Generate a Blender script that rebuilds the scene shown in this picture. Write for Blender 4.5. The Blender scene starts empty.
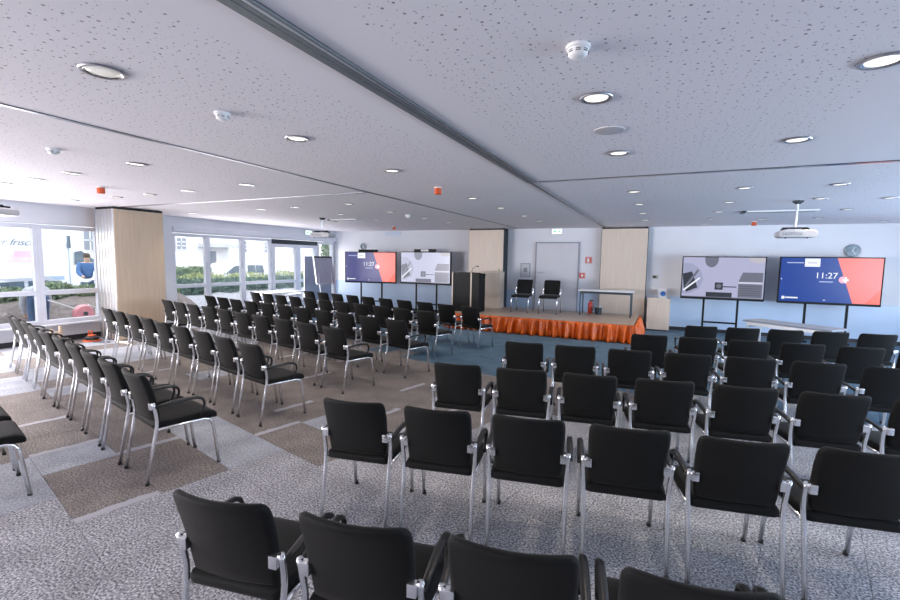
import bpy, bmesh, math, random
from mathutils import Vector, Matrix, Euler
random.seed(7)
PI = math.pi
scene = bpy.context.scene
COL = scene.collection

# ------------------------------------------------------------------ camera, world, lights, exposure
CAM_H = 1.75
EXPO = 1.2
EK = 2.0**-EXPO          # what glows by itself is set relative to the exposure
yaw, pitch, roll = math.radians(25.179), math.radians(5.118), math.radians(0.9056)
fw = Vector((-math.sin(yaw)*math.cos(pitch), math.cos(yaw)*math.cos(pitch), -math.sin(pitch)))
rt0 = Vector((math.cos(yaw), math.sin(yaw), 0)); up0 = rt0.cross(fw)
rt = rt0*math.cos(roll)+up0*math.sin(roll); up = up0*math.cos(roll)-rt0*math.sin(roll)
cd = bpy.data.cameras.new('camera'); cam = bpy.data.objects.new('camera', cd); COL.objects.link(cam)
cd.sensor_width = 36.0; cd.lens = 18.0; cd.clip_start = 0.05; cd.clip_end = 300
cam.matrix_world = Matrix.Translation((0, 0, CAM_H)) @ Matrix((rt, up, -fw)).transposed().to_4x4()
scene.camera = cam

world = bpy.data.worlds.new('world'); scene.world = world; world.use_nodes = True
wb = world.node_tree.nodes['Background']; wb.inputs[0].default_value = (0.92, 0.95, 1.0, 1); wb.inputs[1].default_value = 1.35

def area(name, loc, rot, sx, sy, power, color):
    l = bpy.data.lights.new(name, 'AREA'); l.shape = 'RECTANGLE'; l.size = sx; l.size_y = sy
    l.energy = power; l.color = color
    o = bpy.data.objects.new(name, l); o.location = loc; o.rotation_euler = rot; COL.objects.link(o)
    return o
DAY = (1.0, 0.945, 0.96)
# daylight of the left wall windows, plus an added band behind the camera (size_x along the wall, size_y the height)
for i, (y0, y1, p) in enumerate(((-8.6, -2.6, 520), (-2.4, 1.2, 210), (1.3, 4.5, 70), (7.2, 10.2, 36), (10.3, 13.1, 16))):  # first band is unseen, added to brighten the near ceiling
    area('daylight_and_fill', (-10.79, (y0+y1)/2, 1.32), (0, -PI/2, 0), 1.75, y1-y0, p, DAY)
# daylight from the glazing of the wall on the right, beyond the frame
area('daylight_side', (6.9, 6.0, 1.45), (0, PI/2, 0), 1.9, 9.0, 340, (0.62, 0.78, 1.0))

scene.view_settings.view_transform = 'Standard'
scene.view_settings.look = 'None'
scene.view_settings.exposure = EXPO
scene.view_settings.gamma = 1.0
scene.view_settings.use_curve_mapping = False
scene.cycles.use_denoising = True
scene.cycles.max_bounces = 8
scene.cycles.diffuse_bounces = 5
scene.cycles.transparent_max_bounces = 12
scene.cycles.sample_clamp_indirect = 4.0
scene.cycles.caustics_reflective = False
scene.cycles.caustics_refractive = False

# ------------------------------------------------------------------ materials
MATS = {}
def mat(name, color, rough=0.6, metal=0.0, spec=0.5, emit=None, estr=0.0, noise=None, bump=None, sheen=0.0, coat=0.0):
    """noise=(scale, amount) varies the colour, bump=(scale, strength) gives fine relief"""
    if name in MATS: return MATS[name]
    m = bpy.data.materials.new(name); m.use_nodes = True
    nt = m.node_tree; b = nt.nodes['Principled BSDF']
    b.inputs['Base Color'].default_value = (*color, 1)
    b.inputs['Roughness'].default_value = rough; b.inputs['Metallic'].default_value = metal
    b.inputs['Specular IOR Level'].default_value = spec
    b.inputs['Sheen Weight'].default_value = sheen; b.inputs['Sheen Tint'].default_value = (1.0, 0.92, 0.85, 1); b.inputs['Sheen Roughness'].default_value = 0.4
    b.inputs['Coat Weight'].default_value = coat
    if emit:
        b.inputs['Emission Color'].default_value = (*emit, 1); b.inputs['Emission Strength'].default_value = estr*EK
    if noise or bump:
        tc = nt.nodes.new('ShaderNodeTexCoord')
    if noise:
        n = nt.nodes.new('ShaderNodeTexNoise'); n.inputs['Scale'].default_value = noise[0]; n.inputs['Detail'].default_value = 4
        nt.links.new(tc.outputs['Object'], n.inputs['Vector'])
        r = nt.nodes.new('ShaderNodeValToRGB')
        a = noise[1]
        r.color_ramp.elements[0].position = 0.3; r.color_ramp.elements[1].position = 0.7
        r.color_ramp.elements[0].color = (*[c*(1-a) for c in color], 1)
        r.color_ramp.elements[1].color = (*[min(1, c*(1+a)) for c in color], 1)
        nt.links.new(n.outputs['Fac'], r.inputs['Fac']); nt.links.new(r.outputs['Color'], b.inputs['Base Color'])
    if bump:
        n2 = nt.nodes.new('ShaderNodeTexNoise'); n2.inputs['Scale'].default_value = bump[0]; n2.inputs['Detail'].default_value = 3
        nt.links.new(tc.outputs['Object'], n2.inputs['Vector'])
        bp = nt.nodes.new('ShaderNodeBump'); bp.inputs['Strength'].default_value = bump[1]; bp.inputs['Distance'].default_value = 0.01
        nt.links.new(n2.outputs['Fac'], bp.inputs['Height']); nt.links.new(bp.outputs['Normal'], b.inputs['Normal'])
    MATS[name] = m
    return m

def carpet(name, base, dark, light, stripe=None):
    m = bpy.data.materials.new(name); m.use_nodes = True
    nt = m.node_tree; b = nt.nodes['Principled BSDF']; N = nt.nodes.new; L = nt.links.new
    b.inputs['Roughness'].default_value = 0.9; b.inputs['Specular IOR Level'].default_value = 0.2
    tc = N('ShaderNodeTexCoord'); geo = N('ShaderNodeNewGeometry')
    n1 = N('ShaderNodeTexNoise'); n1.inputs['Scale'].default_value = 75; n1.inputs['Detail'].default_value = 3; n1.inputs['Roughness'].default_value = 0.65
    L(geo.outputs['Position'], n1.inputs['Vector'])
    r = N('ShaderNodeValToRGB'); e = r.color_ramp.elements
    e[0].position = 0.36; e[0].color = (*dark, 1); e[1].position = 0.64; e[1].color = (*light, 1)
    mid = e.new(0.5); mid.color = (*base, 1)
    L(n1.outputs['Fac'], r.inputs['Fac'])
    n2 = N('ShaderNodeTexNoise'); n2.inputs['Scale'].default_value = 3.5; n2.inputs['Detail'].default_value = 3
    L(geo.outputs['Position'], n2.inputs['Vector'])
    mr = N('ShaderNodeMapRange'); mr.inputs[1].default_value = 0.3; mr.inputs[2].default_value = 0.7
    mr.inputs[3].default_value = 0.82; mr.inputs[4].default_value = 1.16
    L(n2.outputs['Fac'], mr.inputs[0])
    mx = N('ShaderNodeMix'); mx.data_type = 'RGBA'; mx.blend_type = 'MULTIPLY'; mx.inputs[0].default_value = 1.0
    L(r.outputs['Color'], mx.inputs[6]); L(mr.outputs[0], mx.inputs[7])
    out = mx.outputs[2]
    if stripe:
        sep = N('ShaderNodeSeparateXYZ'); L(tc.outputs['Object'], sep.inputs[0])
        n3 = N('ShaderNodeTexNoise'); n3.inputs['Scale'].default_value = 9; L(geo.outputs['Position'], n3.inputs['Vector'])
        ad = N('ShaderNodeMath'); ad.operation = 'MULTIPLY_ADD'; ad.inputs[1].default_value = 0.07; L(n3.outputs['Fac'], ad.inputs[0]); L(sep.outputs[0], ad.inputs[2])
        gt = N('ShaderNodeMath'); gt.operation = 'GREATER_THAN'; gt.inputs[1].default_value = 0.215; L(ad.outputs[0], gt.inputs[0])
        m2 = N('ShaderNodeMix'); m2.data_type = 'RGBA'; L(gt.outputs[0], m2.inputs[0]); L(out, m2.inputs[6])
        m2.inputs[7].default_value = (*stripe, 1); out = m2.outputs[2]
    L(out, b.inputs['Base Color'])
    bp = N('ShaderNodeBump'); bp.inputs['Strength'].default_value = 0.5; bp.inputs['Distance'].default_value = 0.006
    L(n1.outputs['Fac'], bp.inputs['Height']); L(bp.outputs['Normal'], b.inputs['Normal'])
    MATS[name] = m
    return m

def wood(name, c0, c1, rough=0.45, axis='Z'):
    m = bpy.data.materials.new(name); m.use_nodes = True
    nt = m.node_tree; b = nt.nodes['Principled BSDF']; N = nt.nodes.new; L = nt.links.new
    b.inputs['Roughness'].default_value = rough
    tc = N('ShaderNodeTexCoord'); mp = N('ShaderNodeMapping')
    mp.inputs['Scale'].default_value = {'Z': (14, 14, 0.8), 'X': (0.8, 14, 14), 'Y': (14, 0.8, 14)}[axis]
    L(tc.outputs['Object'], mp.inputs['Vector'])
    n = N('ShaderNodeTexNoise'); n.inputs['Scale'].default_value = 1.6; n.inputs['Detail'].default_value = 5
    L(mp.outputs['Vector'], n.inputs['Vector'])
    r = N('ShaderNodeValToRGB'); r.color_ramp.elements[0].position = 0.3; r.color_ramp.elements[1].position = 0.7
    r.color_ramp.elements[0].color = (*c0, 1); r.color_ramp.elements[1].color = (*c1, 1)
    L(n.outputs['Fac'], r.inputs['Fac']); L(r.outputs['Color'], b.inputs['Base Color'])
    MATS[name] = m
    return m

def ceiling_mat():
    m = bpy.data.materials.new('perforated_plaster'); m.use_nodes = True
    nt = m.node_tree; b = nt.nodes['Principled BSDF']; N = nt.nodes.new; L = nt.links.new
    b.inputs['Roughness'].default_value = 0.8; b.inputs['Specular IOR Level'].default_value = 0.3
    geo = N('ShaderNodeNewGeometry'); sep = N('ShaderNodeSeparateXYZ'); L(geo.outputs['Position'], sep.inputs[0])
    def holes(scale, r0, r1, off):
        mp = N('ShaderNodeMapping'); mp.inputs['Location'].default_value = (off, off*0.37, 0); L(geo.outputs['Position'], mp.inputs['Vector'])
        v = N('ShaderNodeTexVoronoi'); v.voronoi_dimensions = '2D'; v.inputs['Scale'].default_value = scale; v.inputs['Randomness'].default_value = 0.75
        L(mp.outputs['Vector'], v.inputs['Vector'])
        sc_ = N('ShaderNodeSeparateColor'); L(v.outputs['Color'], sc_.inputs[0])
        mr = N('ShaderNodeMapRange'); mr.inputs[3].default_value = r0; mr.inputs[4].default_value = r1; L(sc_.outputs[0], mr.inputs[0])
        lt = N('ShaderNodeMath'); lt.operation = 'LESS_THAN'; L(v.outputs['Distance'], lt.inputs[0]); L(mr.outputs[0], lt.inputs[1])
        return lt.outputs[0]
    h1 = holes(16, 0.02, 0.115, 0.0); h2 = holes(20, 0.02, 0.075, 3.3)
    mxm = N('ShaderNodeMath'); mxm.operation = 'MAXIMUM'; L(h1, mxm.inputs[0]); L(h2, mxm.inputs[1])
    # plain bands beside the rails and the walls
    fac = mxm.outputs[0]
    for idx, c, w in ((0, -1.48, 0.33), (0, -3.9, 0.22), (1, 5.45, 0.3), (0, 1.35, 0.42), (0, -10.3, 0.6), (1, 12.8, 0.5)):
        s = N('ShaderNodeMath'); s.operation = 'SUBTRACT'; s.inputs[1].default_value = c; L(sep.outputs[idx], s.inputs[0])
        a = N('ShaderNodeMath'); a.operation = 'ABSOLUTE'; L(s.outputs[0], a.inputs[0])
        g = N('ShaderNodeMath'); g.operation = 'GREATER_THAN'; g.inputs[1].default_value = w; L(a.outputs[0], g.inputs[0])
        mu = N('ShaderNodeMath'); mu.operation = 'MULTIPLY'; L(fac, mu.inputs[0]); L(g.outputs[0], mu.inputs[1]); fac = mu.outputs[0]
    mx = N('ShaderNodeMix'); mx.data_type = 'RGBA'; L(fac, mx.inputs[0])
    mx.inputs[6].default_value = (0.80, 0.78, 0.82, 1); mx.inputs[7].default_value = (0.24, 0.23, 0.25, 1)
    L(mx.outputs[2], b.inputs['Base Color'])
    MATS['ceiling'] = m
    return m

M_FABRIC = mat('black_upholstery', (0.0065, 0.0068, 0.0068), 0.75, spec=0.2, noise=(350, 0.3), bump=(500, 0.2), sheen=0.06)
M_CHROME = mat('chrome_tube', (0.86, 0.87, 0.89), 0.22, 0.92)
M_ARM = mat('black_armrest', (0.009, 0.008, 0.007), 0.35, bump=(120, 0.05))
M_CAP = mat('black_plastic', (0.012, 0.012, 0.013), 0.5, noise=(60, 0.2))
M_WALL = mat('wall_paint', (0.74, 0.75, 0.79), 0.7, noise=(1.3, 0.03), bump=(90, 0.05))
M_WAINS = mat('blue_gloss', (0.52, 0.65, 0.83), 0.28, noise=(0.9, 0.05))  # smooth bluish finish, lower back wall and grille frame
M_WHITEFRAME = mat('white_frame', (0.72, 0.74, 0.80), 0.35, noise=(4, 0.03))
M_BASEB = mat('dark_baseboard', (0.02, 0.022, 0.026), 0.5, noise=(9, 0.2))
M_ALU = mat('brushed_aluminium', (0.62, 0.64, 0.68), 0.32, 1.0, noise=(30, 0.06))
M_ALU_SHINY = mat('polished_aluminium', (0.70, 0.72, 0.76), 0.12, 1.0, noise=(30, 0.04))
M_DARKMETAL = mat('dark_metal', (0.06, 0.075, 0.085), 0.4, 0.7, noise=(30, 0.2))
M_BLACK = mat('black_lacquer', (0.006, 0.0065, 0.007), 0.5, spec=0.22, noise=(20, 0.2))
M_WHITE = mat('white_plastic', (0.80, 0.80, 0.80), 0.4, noise=(12, 0.03))
M_SLOT = mat('dark_slot', (0.015, 0.017, 0.02), 0.6, noise=(20, 0.2))
M_ORANGE = mat('orange_satin', (0.68, 0.115, 0.006), 0.36, noise=(6, 0.2), bump=(25, 0.15))
M_REDCAP = mat('orange_cap', (0.65, 0.10, 0.02), 0.45, noise=(20, 0.1))
M_RED = mat('red_enamel', (0.62, 0.05, 0.03), 0.35, noise=(15, 0.1))
M_BEECH = wood('beech_veneer', (0.63, 0.475, 0.33), (0.70, 0.55, 0.40), 0.42)
M_BEECH2 = wood('pale_beech_veneer', (0.66, 0.54, 0.44), (0.72, 0.61, 0.51), 0.45)
M_STAGE = wood('grey_laminate', (0.29, 0.225, 0.18), (0.40, 0.32, 0.265), 0.35, 'X')
M_TABLE = mat('light_tabletop', (0.70, 0.72, 0.76), 0.4, noise=(5, 0.05))
M_GREYTABLE = mat('grey_tabletop', (0.22, 0.25, 0.30), 0.4, noise=(8, 0.08))
M_DOOR = mat('door_grey', (0.62, 0.62, 0.66), 0.5, noise=(3, 0.03))
carpet('carpet_grey', (0.30, 0.305, 0.335), (0.07, 0.075, 0.095), (0.66, 0.65, 0.67))
carpet('carpet_taupe', (0.20, 0.178, 0.17), (0.07, 0.062, 0.06), (0.37, 0.33, 0.31))
carpet('carpet_striped', (0.20, 0.178, 0.17), (0.07, 0.062, 0.06), (0.37, 0.33, 0.31), stripe=(0.40, 0.40, 0.44))
carpet('carpet_pale', (0.33, 0.35, 0.40), (0.19, 0.205, 0.245), (0.48, 0.50, 0.545))
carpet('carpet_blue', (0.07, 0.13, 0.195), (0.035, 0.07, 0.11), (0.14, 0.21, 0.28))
ceiling_mat()

def glass():
    m = bpy.data.materials.new('window_glass'); m.use_nodes = True
    nt = m.node_tree; nt.nodes.clear(); N = nt.nodes.new; L = nt.links.new
    o = N('ShaderNodeOutputMaterial'); mx = N('ShaderNodeMixShader'); t = N('ShaderNodeBsdfTransparent'); g = N('ShaderNodeBsdfGlossy'); f = N('ShaderNodeLayerWeight')
    t.inputs[0].default_value = (0.96, 0.975, 0.98, 1); g.inputs['Roughness'].default_value = 0.02
    p = N('ShaderNodeMath'); p.operation = 'POWER'; p.inputs[1].default_value = 4.0; L(f.outputs['Facing'], p.inputs[0])
    q = N('ShaderNodeMath'); q.operation = 'MULTIPLY_ADD'; q.inputs[1].default_value = 0.5; q.inputs[2].default_value = 0.03; L(p.outputs[0], q.inputs[0])
    L(q.outputs[0], mx.inputs[0]); L(t.outputs[0], mx.inputs[1]); L(g.outputs[0], mx.inputs[2]); L(mx.outputs[0], o.inputs[0])
    MATS['glass'] = m
glass()

# ------------------------------------------------------------------ mesh helpers
class MB:
    def __init__(self): self.v = []; self.f = []
    def add(self, vs, fs):
        o = len(self.v); self.v += [tuple(p) for p in vs]; self.f += [tuple(i+o for i in q) for q in fs]; return self
    def box(self, x0, x1, y0, y1, z0, z1, M=None):
        vs = [Vector((x, y, z)) for x in (x0, x1) for y in (y0, y1) for z in (z0, z1)]
        if M: vs = [M @ p for p in vs]
        return self.add(vs, [(0,1,3,2), (4,6,7,5), (0,4,5,1), (2,3,7,6), (0,2,6,4), (1,5,7,3)])
    def ring_loft(self, rings, cap=True):
        n = len(rings[0]); vs = [p for r in rings for p in r]; fs = []
        for k in range(len(rings)-1):
            for i in range(n):
                j = (i+1) % n
                fs.append((k*n+i, k*n+j, (k+1)*n+j, (k+1)*n+i))
        if cap: fs.append(tuple(reversed(range(n)))); fs.append(tuple(range((len(rings)-1)*n, len(rings)*n)))
        return self.add(vs, fs)
    def tube(self, pts, r, seg=8, flat=1.0, closed=False):
        pts = [Vector(p) for p in pts]; rings = []; prev = None
        for i, p in enumerate(pts):
            a = pts[max(i-1, 0)]; b = pts[min(i+1, len(pts)-1)]; t = (b-a).normalized()
            if prev is None:
                s = t.cross(Vector((0, 0, 1)));  s = s if s.length > 1e-4 else Vector((1, 0, 0)); s.normalize()
            else:
                s = (prev - t*prev.dot(t)).normalized()
            prev = s; n = t.cross(s); rr = r[i] if isinstance(r, (list, tuple)) else r
            rings.append([p+s*rr*math.cos(2*PI*k/seg)+n*rr*flat*math.sin(2*PI*k/seg) for k in range(seg)])
        return self.ring_loft(rings)
    def lathe(self, prof, seg=20, c=(0, 0, 0), cap=True):
        rings = [[Vector((c[0]+r*math.cos(2*PI*k/seg), c[1]+r*math.sin(2*PI*k/seg), c[2]+z)) for k in range(seg)] for r, z in prof]
        return self.ring_loft(rings, cap)
    def prism(self, poly, y0, y1):                       # poly in XZ, extruded along Y
        n = len(poly); vs = [(x, y0, z) for x, z in poly]+[(x, y1, z) for x, z in poly]
        return self.add(vs, [tuple(range(n)), tuple(reversed(range(n, 2*n)))]+[(i, i+n, (i+1) % n+n, (i+1) % n) for i in range(n)])
    def mesh(self, name, m, smooth=False, bevel=0.0, seg=2):
        me = bpy.data.meshes.new(name); me.from_pydata(self.v, [], self.f); me.materials.append(m)
        bm = bmesh.new(); bm.from_mesh(me)
        if bevel > 0: bmesh.ops.bevel(bm, geom=[e for e in bm.edges], offset=bevel, segments=seg, profile=0.6, affect='EDGES', clamp_overlap=True)
        bmesh.ops.recalc_face_normals(bm, faces=bm.faces); bm.to_mesh(me); bm.free()
        if smooth:
            for p in me.polygons: p.use_smooth = True
            if smooth != 'all':
                try: me.set_sharp_from_angle(angle=math.radians(40))
                except Exception: pass
        return me
    def build(self, name, m, parent=None, smooth=False, bevel=0.0, loc=None, rz=0.0, seg=2, rot=None):
        o = bpy.data.objects.new(name, self.mesh(name, m, smooth, bevel, seg)); COL.objects.link(o)
        if parent: o.parent = parent
        if loc is not None: o.location = loc
        if rz: o.rotation_euler = (0, 0, rz)
        if rot is not None: o.rotation_euler = rot
        return o
def B(x0, x1, y0, y1, z0, z1): return MB().box(x0, x1, y0, y1, z0, z1)

def tag(o, label=None, cat=None, group=None, kind=None):
    if label: o['label'] = label
    if cat: o['category'] = cat
    if group: o['group'] = group
    if kind: o['kind'] = kind
    return o
def thing(name, label, cat, loc=(0, 0, 0), rz=0.0, group=None):
    o = bpy.data.objects.new(name, None); o.empty_display_size = 0.1; COL.objects.link(o)
    o.location = loc; o.rotation_euler = (0, 0, rz)
    return tag(o, label, cat, group)
def copy_tree(o, parent=None):
    c = o.copy(); COL.objects.link(c); c.parent = parent
    for ch in o.children: copy_tree(ch, c)
    return c
def struct(o): o['kind'] = 'structure'; return o
def sempty(name, loc=(0, 0, 0)):
    o = bpy.data.objects.new(name, None); COL.objects.link(o); o.location = loc; o['kind'] = 'structure'; return o
def text_mesh(body, size, m, parent, loc, rot, name='lettering', extrude=0.0008, shear=0.0, align='CENTER'):
    cu = bpy.data.curves.new('t', 'FONT'); cu.body = body; cu.size = size; cu.extrude = extrude; cu.shear = shear
    cu.align_x = align; cu.align_y = 'CENTER'
    t = bpy.data.objects.new('t', cu); COL.objects.link(t)
    dg = bpy.context.evaluated_depsgraph_get(); dg.update()
    me = bpy.data.meshes.new_from_object(t.evaluated_get(dg)); me.name = name
    COL.objects.unlink(t); bpy.data.objects.remove(t)
    me.materials.clear(); me.materials.append(m)
    o = bpy.data.objects.new(name, me); COL.objects.link(o); o.parent = parent; o.location = loc; o.rotation_euler = rot
    return o

# ------------------------------------------------------------------ room
XL, XR, YB, YF, H = -10.85, 6.5, 13.2, -9.0, 2.7
struct(B(XL-0.3, XR+0.2, YF-0.2, YB+0.2, -0.16, -0.006).build('floor', mat('floor_screed', (0.10, 0.10, 0.11), 0.9, noise=(4, 0.1))))
FLOOR = bpy.data.objects['floor']

# carpet tiles, half a metre square, laid in line with the window-side block of chairs
TA = math.radians(-13.5); TE1 = Vector((math.cos(TA), math.sin(TA), 0)); TE2 = Vector((-math.sin(TA), math.cos(TA), 0)); TORG = Vector((-3.86, 1.61, 0)); TS = 0.5
def tile_mesh(key):
    s = TS/2-0.0012
    return B(-s, s, -s, s, -0.006, 0).mesh('carpet_tile', MATS[key], bevel=0.0015, seg=1)
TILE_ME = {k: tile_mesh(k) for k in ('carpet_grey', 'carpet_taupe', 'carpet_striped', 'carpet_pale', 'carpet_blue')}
def tile_kind(x, y, rnd):
    # zone of light speckled grey on the right of a slanting line, taupe on its left, blue in front of the stage
    d = (x+3.7)*0.80-(y-1.62)*0.55            # > 0 : grey side
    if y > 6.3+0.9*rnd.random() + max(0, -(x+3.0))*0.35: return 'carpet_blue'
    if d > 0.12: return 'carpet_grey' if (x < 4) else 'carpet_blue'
    if x < -7.6 and rnd.random() < 0.75: return 'carpet_pale'  # reflection on the floor by the windows, put into paler tiles
    if d > -0.9 and rnd.random() < 0.08: return 'carpet_pale'
    q = rnd.random()
    return 'carpet_striped' if q < 0.30 else ('carpet_pale' if q < 0.34 else 'carpet_taupe')
FORCED = {(-1, -1): 'carpet_pale', (-2, -1): 'carpet_pale', (-2, 0): 'carpet_pale', (-1, 0): 'carpet_taupe', (-1, 1): 'carpet_taupe', (-1, 2): 'carpet_pale', (-1, 3): 'carpet_striped',
          (0, 2): 'carpet_pale', (-2, 2): 'carpet_pale', (-2, 1): 'carpet_striped', (0, 1): 'carpet_taupe', (0, 3): 'carpet_taupe', (-2, 3): 'carpet_taupe', (-1, 4): 'carpet_taupe'}
def cam_px(p):
    d = Vector(p)-Vector((0, 0, CAM_H)); w = d.dot(fw)
    return (450+450*d.dot(rt)/w, 300-450*d.dot(up)/w, w) if w > 0.1 else (None, None, w)
tl = []; rnd = random.Random(11)
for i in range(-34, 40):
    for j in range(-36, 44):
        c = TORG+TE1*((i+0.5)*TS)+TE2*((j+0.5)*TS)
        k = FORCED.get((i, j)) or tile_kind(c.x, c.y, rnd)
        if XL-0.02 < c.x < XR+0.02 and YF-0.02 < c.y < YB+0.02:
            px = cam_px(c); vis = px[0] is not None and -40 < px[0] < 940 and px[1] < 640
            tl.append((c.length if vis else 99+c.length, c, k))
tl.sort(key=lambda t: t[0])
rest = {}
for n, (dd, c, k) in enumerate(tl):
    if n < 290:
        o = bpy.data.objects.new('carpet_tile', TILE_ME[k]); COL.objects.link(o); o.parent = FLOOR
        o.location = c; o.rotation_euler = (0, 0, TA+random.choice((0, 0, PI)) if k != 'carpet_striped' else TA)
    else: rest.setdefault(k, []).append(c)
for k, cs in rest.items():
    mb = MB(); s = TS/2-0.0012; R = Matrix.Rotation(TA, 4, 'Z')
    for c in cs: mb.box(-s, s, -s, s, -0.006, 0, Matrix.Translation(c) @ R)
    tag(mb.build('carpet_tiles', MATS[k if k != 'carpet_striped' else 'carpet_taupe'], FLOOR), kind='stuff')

CEIL = struct(B(XL-0.3, XR+0.2, YF-0.2, YB+0.2, H, H+0.2).build('ceiling', MATS['ceiling']))
struct(B(XL-0.3, XR+0.2, YB, YB+0.2, -0.1, H).build('wall_back', M_WALL))
struct(B(XL, XR+0.2, YF-0.2, YF, -0.1, H).build('wall_rear', M_WALL))
wr = struct(B(XR, XR+0.2, YF, YB, -0.1, 0.5).build('wall_right', M_WALL))
B(XR, XR+0.2, YF, YB, 2.4, H).build('lintel', M_WALL, wr)
B(XR, XR+0.2, YF, 1.4, 0.5, 2.4).build('pier', M_WALL, wr)
B(XR, XR+0.2, 10.6, YB, 0.5, 2.4).build('pier', M_WALL, wr)
struct(B(-5.55, XR, YB-0.012, YB, 0.09, 0.88).build('trim_1', M_WAINS))
struct(B(XL, -5.55, YB-0.012, YB, 0.09, 0.95).build('trim_2', M_WAINS))
struct(B(XL, XR, YB-0.02, YB, 0, 0.09).build('baseboard_back', M_BASEB))
wl = struct(B(XL-0.24, XL, YF, YB, -0.1, 0.33).build('wall_left', M_WALL))
B(XL-0.24, XL, YF, YB, 2.32, H).build('lintel', M_WALL, wl)
B(XL-0.24, XL, 5.55, 7.12, 0.33, 2.32).build('pier', M_WALL, wl)
struct(B(XL, XL+0.02, YF, YB-0.02, 0, 0.10).build('baseboard_left', M_BASEB))
struct(B(XL-0.06, XL+0.12, YF, 5.55, 0.33, 0.362).build('trim_3', M_WHITEFRAME, bevel=0.004))
struct(B(XL-0.06, XL+0.12, 7.12, 10.2, 0.33, 0.362).build('trim_4', M_WHITEFRAME, bevel=0.004))
# roller-blind box / dropped beam over the glazing
struct(B(XL, XL+0.05, 7.12, YB, 2.34, 2.46).build('trim_5', M_WHITEFRAME, bevel=0.004))

WN = [0]
def window(y0, y1, z0=0.362, z1=2.30, rail=0.98, fr=0.075, handle=False):
    WN[0] += 1
    w = sempty('window_%d' % WN[0], (XL-0.1, (y0+y1)/2, z0))
    hw = (y1-y0)/2; hh = z1-z0; rz = rail-z0
    fx = 0.045
    B(-fx, fx, -hw, -hw+fr, 0, hh).build('jamb', M_WHITEFRAME, w, bevel=0.006)
    B(-fx, fx, hw-fr, hw, 0, hh).build('jamb', M_WHITEFRAME, w, bevel=0.006)
    B(-fx, fx, -hw+fr, hw-fr, 0, fr).build('bottom_rail', M_WHITEFRAME, w, bevel=0.006)
    B(-fx, fx, -hw+fr, hw-fr, hh-fr, hh).build('head', M_WHITEFRAME, w, bevel=0.006)
    B(-fx, fx, -hw+fr, hw-fr, rz-0.045, rz+0.045).build('transom', M_WHITEFRAME, w, bevel=0.006)
    for a, b in ((fr, rz-0.045), (rz+0.045, hh-fr)):
        B(-0.006, 0.006, -hw+fr, hw-fr, a, b).build('pane', MATS['glass'], w)
    if handle:
        MB().box(fx, fx+0.03, hw-0.05, hw-0.02, rz+0.45, rz+0.6).build('handle', M_ALU, w, bevel=0.004)
    return w
for y0, y1 in ((-8.8, -6.7), (-6.7, -4.6), (-4.6, -2.5), (-2.4, -0.6), (-0.6, 1.2), (1.2, 2.86), (2.86, 4.5), (4.5, 5.55), (7.14, 8.09, ), (8.09, 9.2), (9.2, 10.25)):  # first three are unseen, added to let light onto the near ceiling
    window(y0, y1, handle=y0 > 7)
window(12.3, 13.18)
def glazed_door(n, y0, y1):
    d = sempty('door_%d' % n, (XL-0.1, (y0+y1)/2, 0.0)); hw = (y1-y0)/2
    B(-0.05, 0.05, -hw, -hw+0.11, 0, 2.16).build('stile', M_WHITEFRAME, d, bevel=0.006)
    B(-0.05, 0.05, hw-0.11, hw, 0, 2.16).build('stile', M_WHITEFRAME, d, bevel=0.006)
    for a, b in ((0, 0.34), (0.93, 1.02), (2.06, 2.16)):
        B(-0.05, 0.05, -hw+0.11, hw-0.11, a, b).build('rail', M_WHITEFRAME, d, bevel=0.006)
    B(-0.05, 0.05, -hw, hw, 2.16, 2.30).build('head_bar', M_DARKMETAL, d, bevel=0.006)
    for a, b in ((0.34, 0.93), (1.02, 2.06)): B(-0.006, 0.006, -hw+0.11, hw-0.11, a, b).build('pane', MATS['glass'], d)
    MB().tube([(0.05, hw-0.06, 1.05), (0.1, hw-0.06, 1.05), (0.1, hw-0.17, 1.05)], 0.011).build('handle', M_ALU, d, True)
glazed_door(1, 10.27, 11.36); glazed_door(2, 11.36, 12.28)

# windows of the right wall (outside the frame)
for k in range(4):
    y0 = 1.4+2.3*k; w = sempty('window_%d' % (WN[0]+1+k), (XR+0.1, y0+1.15, 0.5))
    for a, b in ((-1.15, -1.08), (1.08, 1.15)): B(-0.04, 0.04, a, b, 0, 1.9).build('jamb', M_WHITEFRAME, w)
    B(-0.04, 0.04, -1.08, 1.08, 0, 0.07).build('bottom_rail', M_WHITEFRAME, w); B(-0.04, 0.04, -1.08, 1.08, 1.83, 1.9).build('head', M_WHITEFRAME, w)
    B(-0.005, 0.005, -1.08, 1.08, 0.07, 1.83).build('pane', MATS['glass'], w)

# door in the back wall
d3 = sempty('door_3', (-2.79, YB, 0))
B(-0.60, 0.60, -0.035, 0, 0, 2.27).build('leaf', M_DOOR, d3, bevel=0.004)
M_FRAMEGREY = mat('frame_grey', (0.30, 0.31, 0.35), 0.5, noise=(8, 0.05))
for a, b, z0, z1 in ((-0.635, -0.60, 0, 2.305), (0.60, 0.635, 0, 2.305), (-0.60, 0.60, 2.27, 2.305)):
    B(a, b, -0.05, 0, z0, z1).build('frame', M_FRAMEGREY, d3, bevel=0.004)
MB().tube([(-0.5, -0.035, 1.42), (-0.5, -0.085, 1.42), (-0.38, -0.085, 1.42)], 0.011).build('handle', M_ALU, d3, True)

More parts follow.
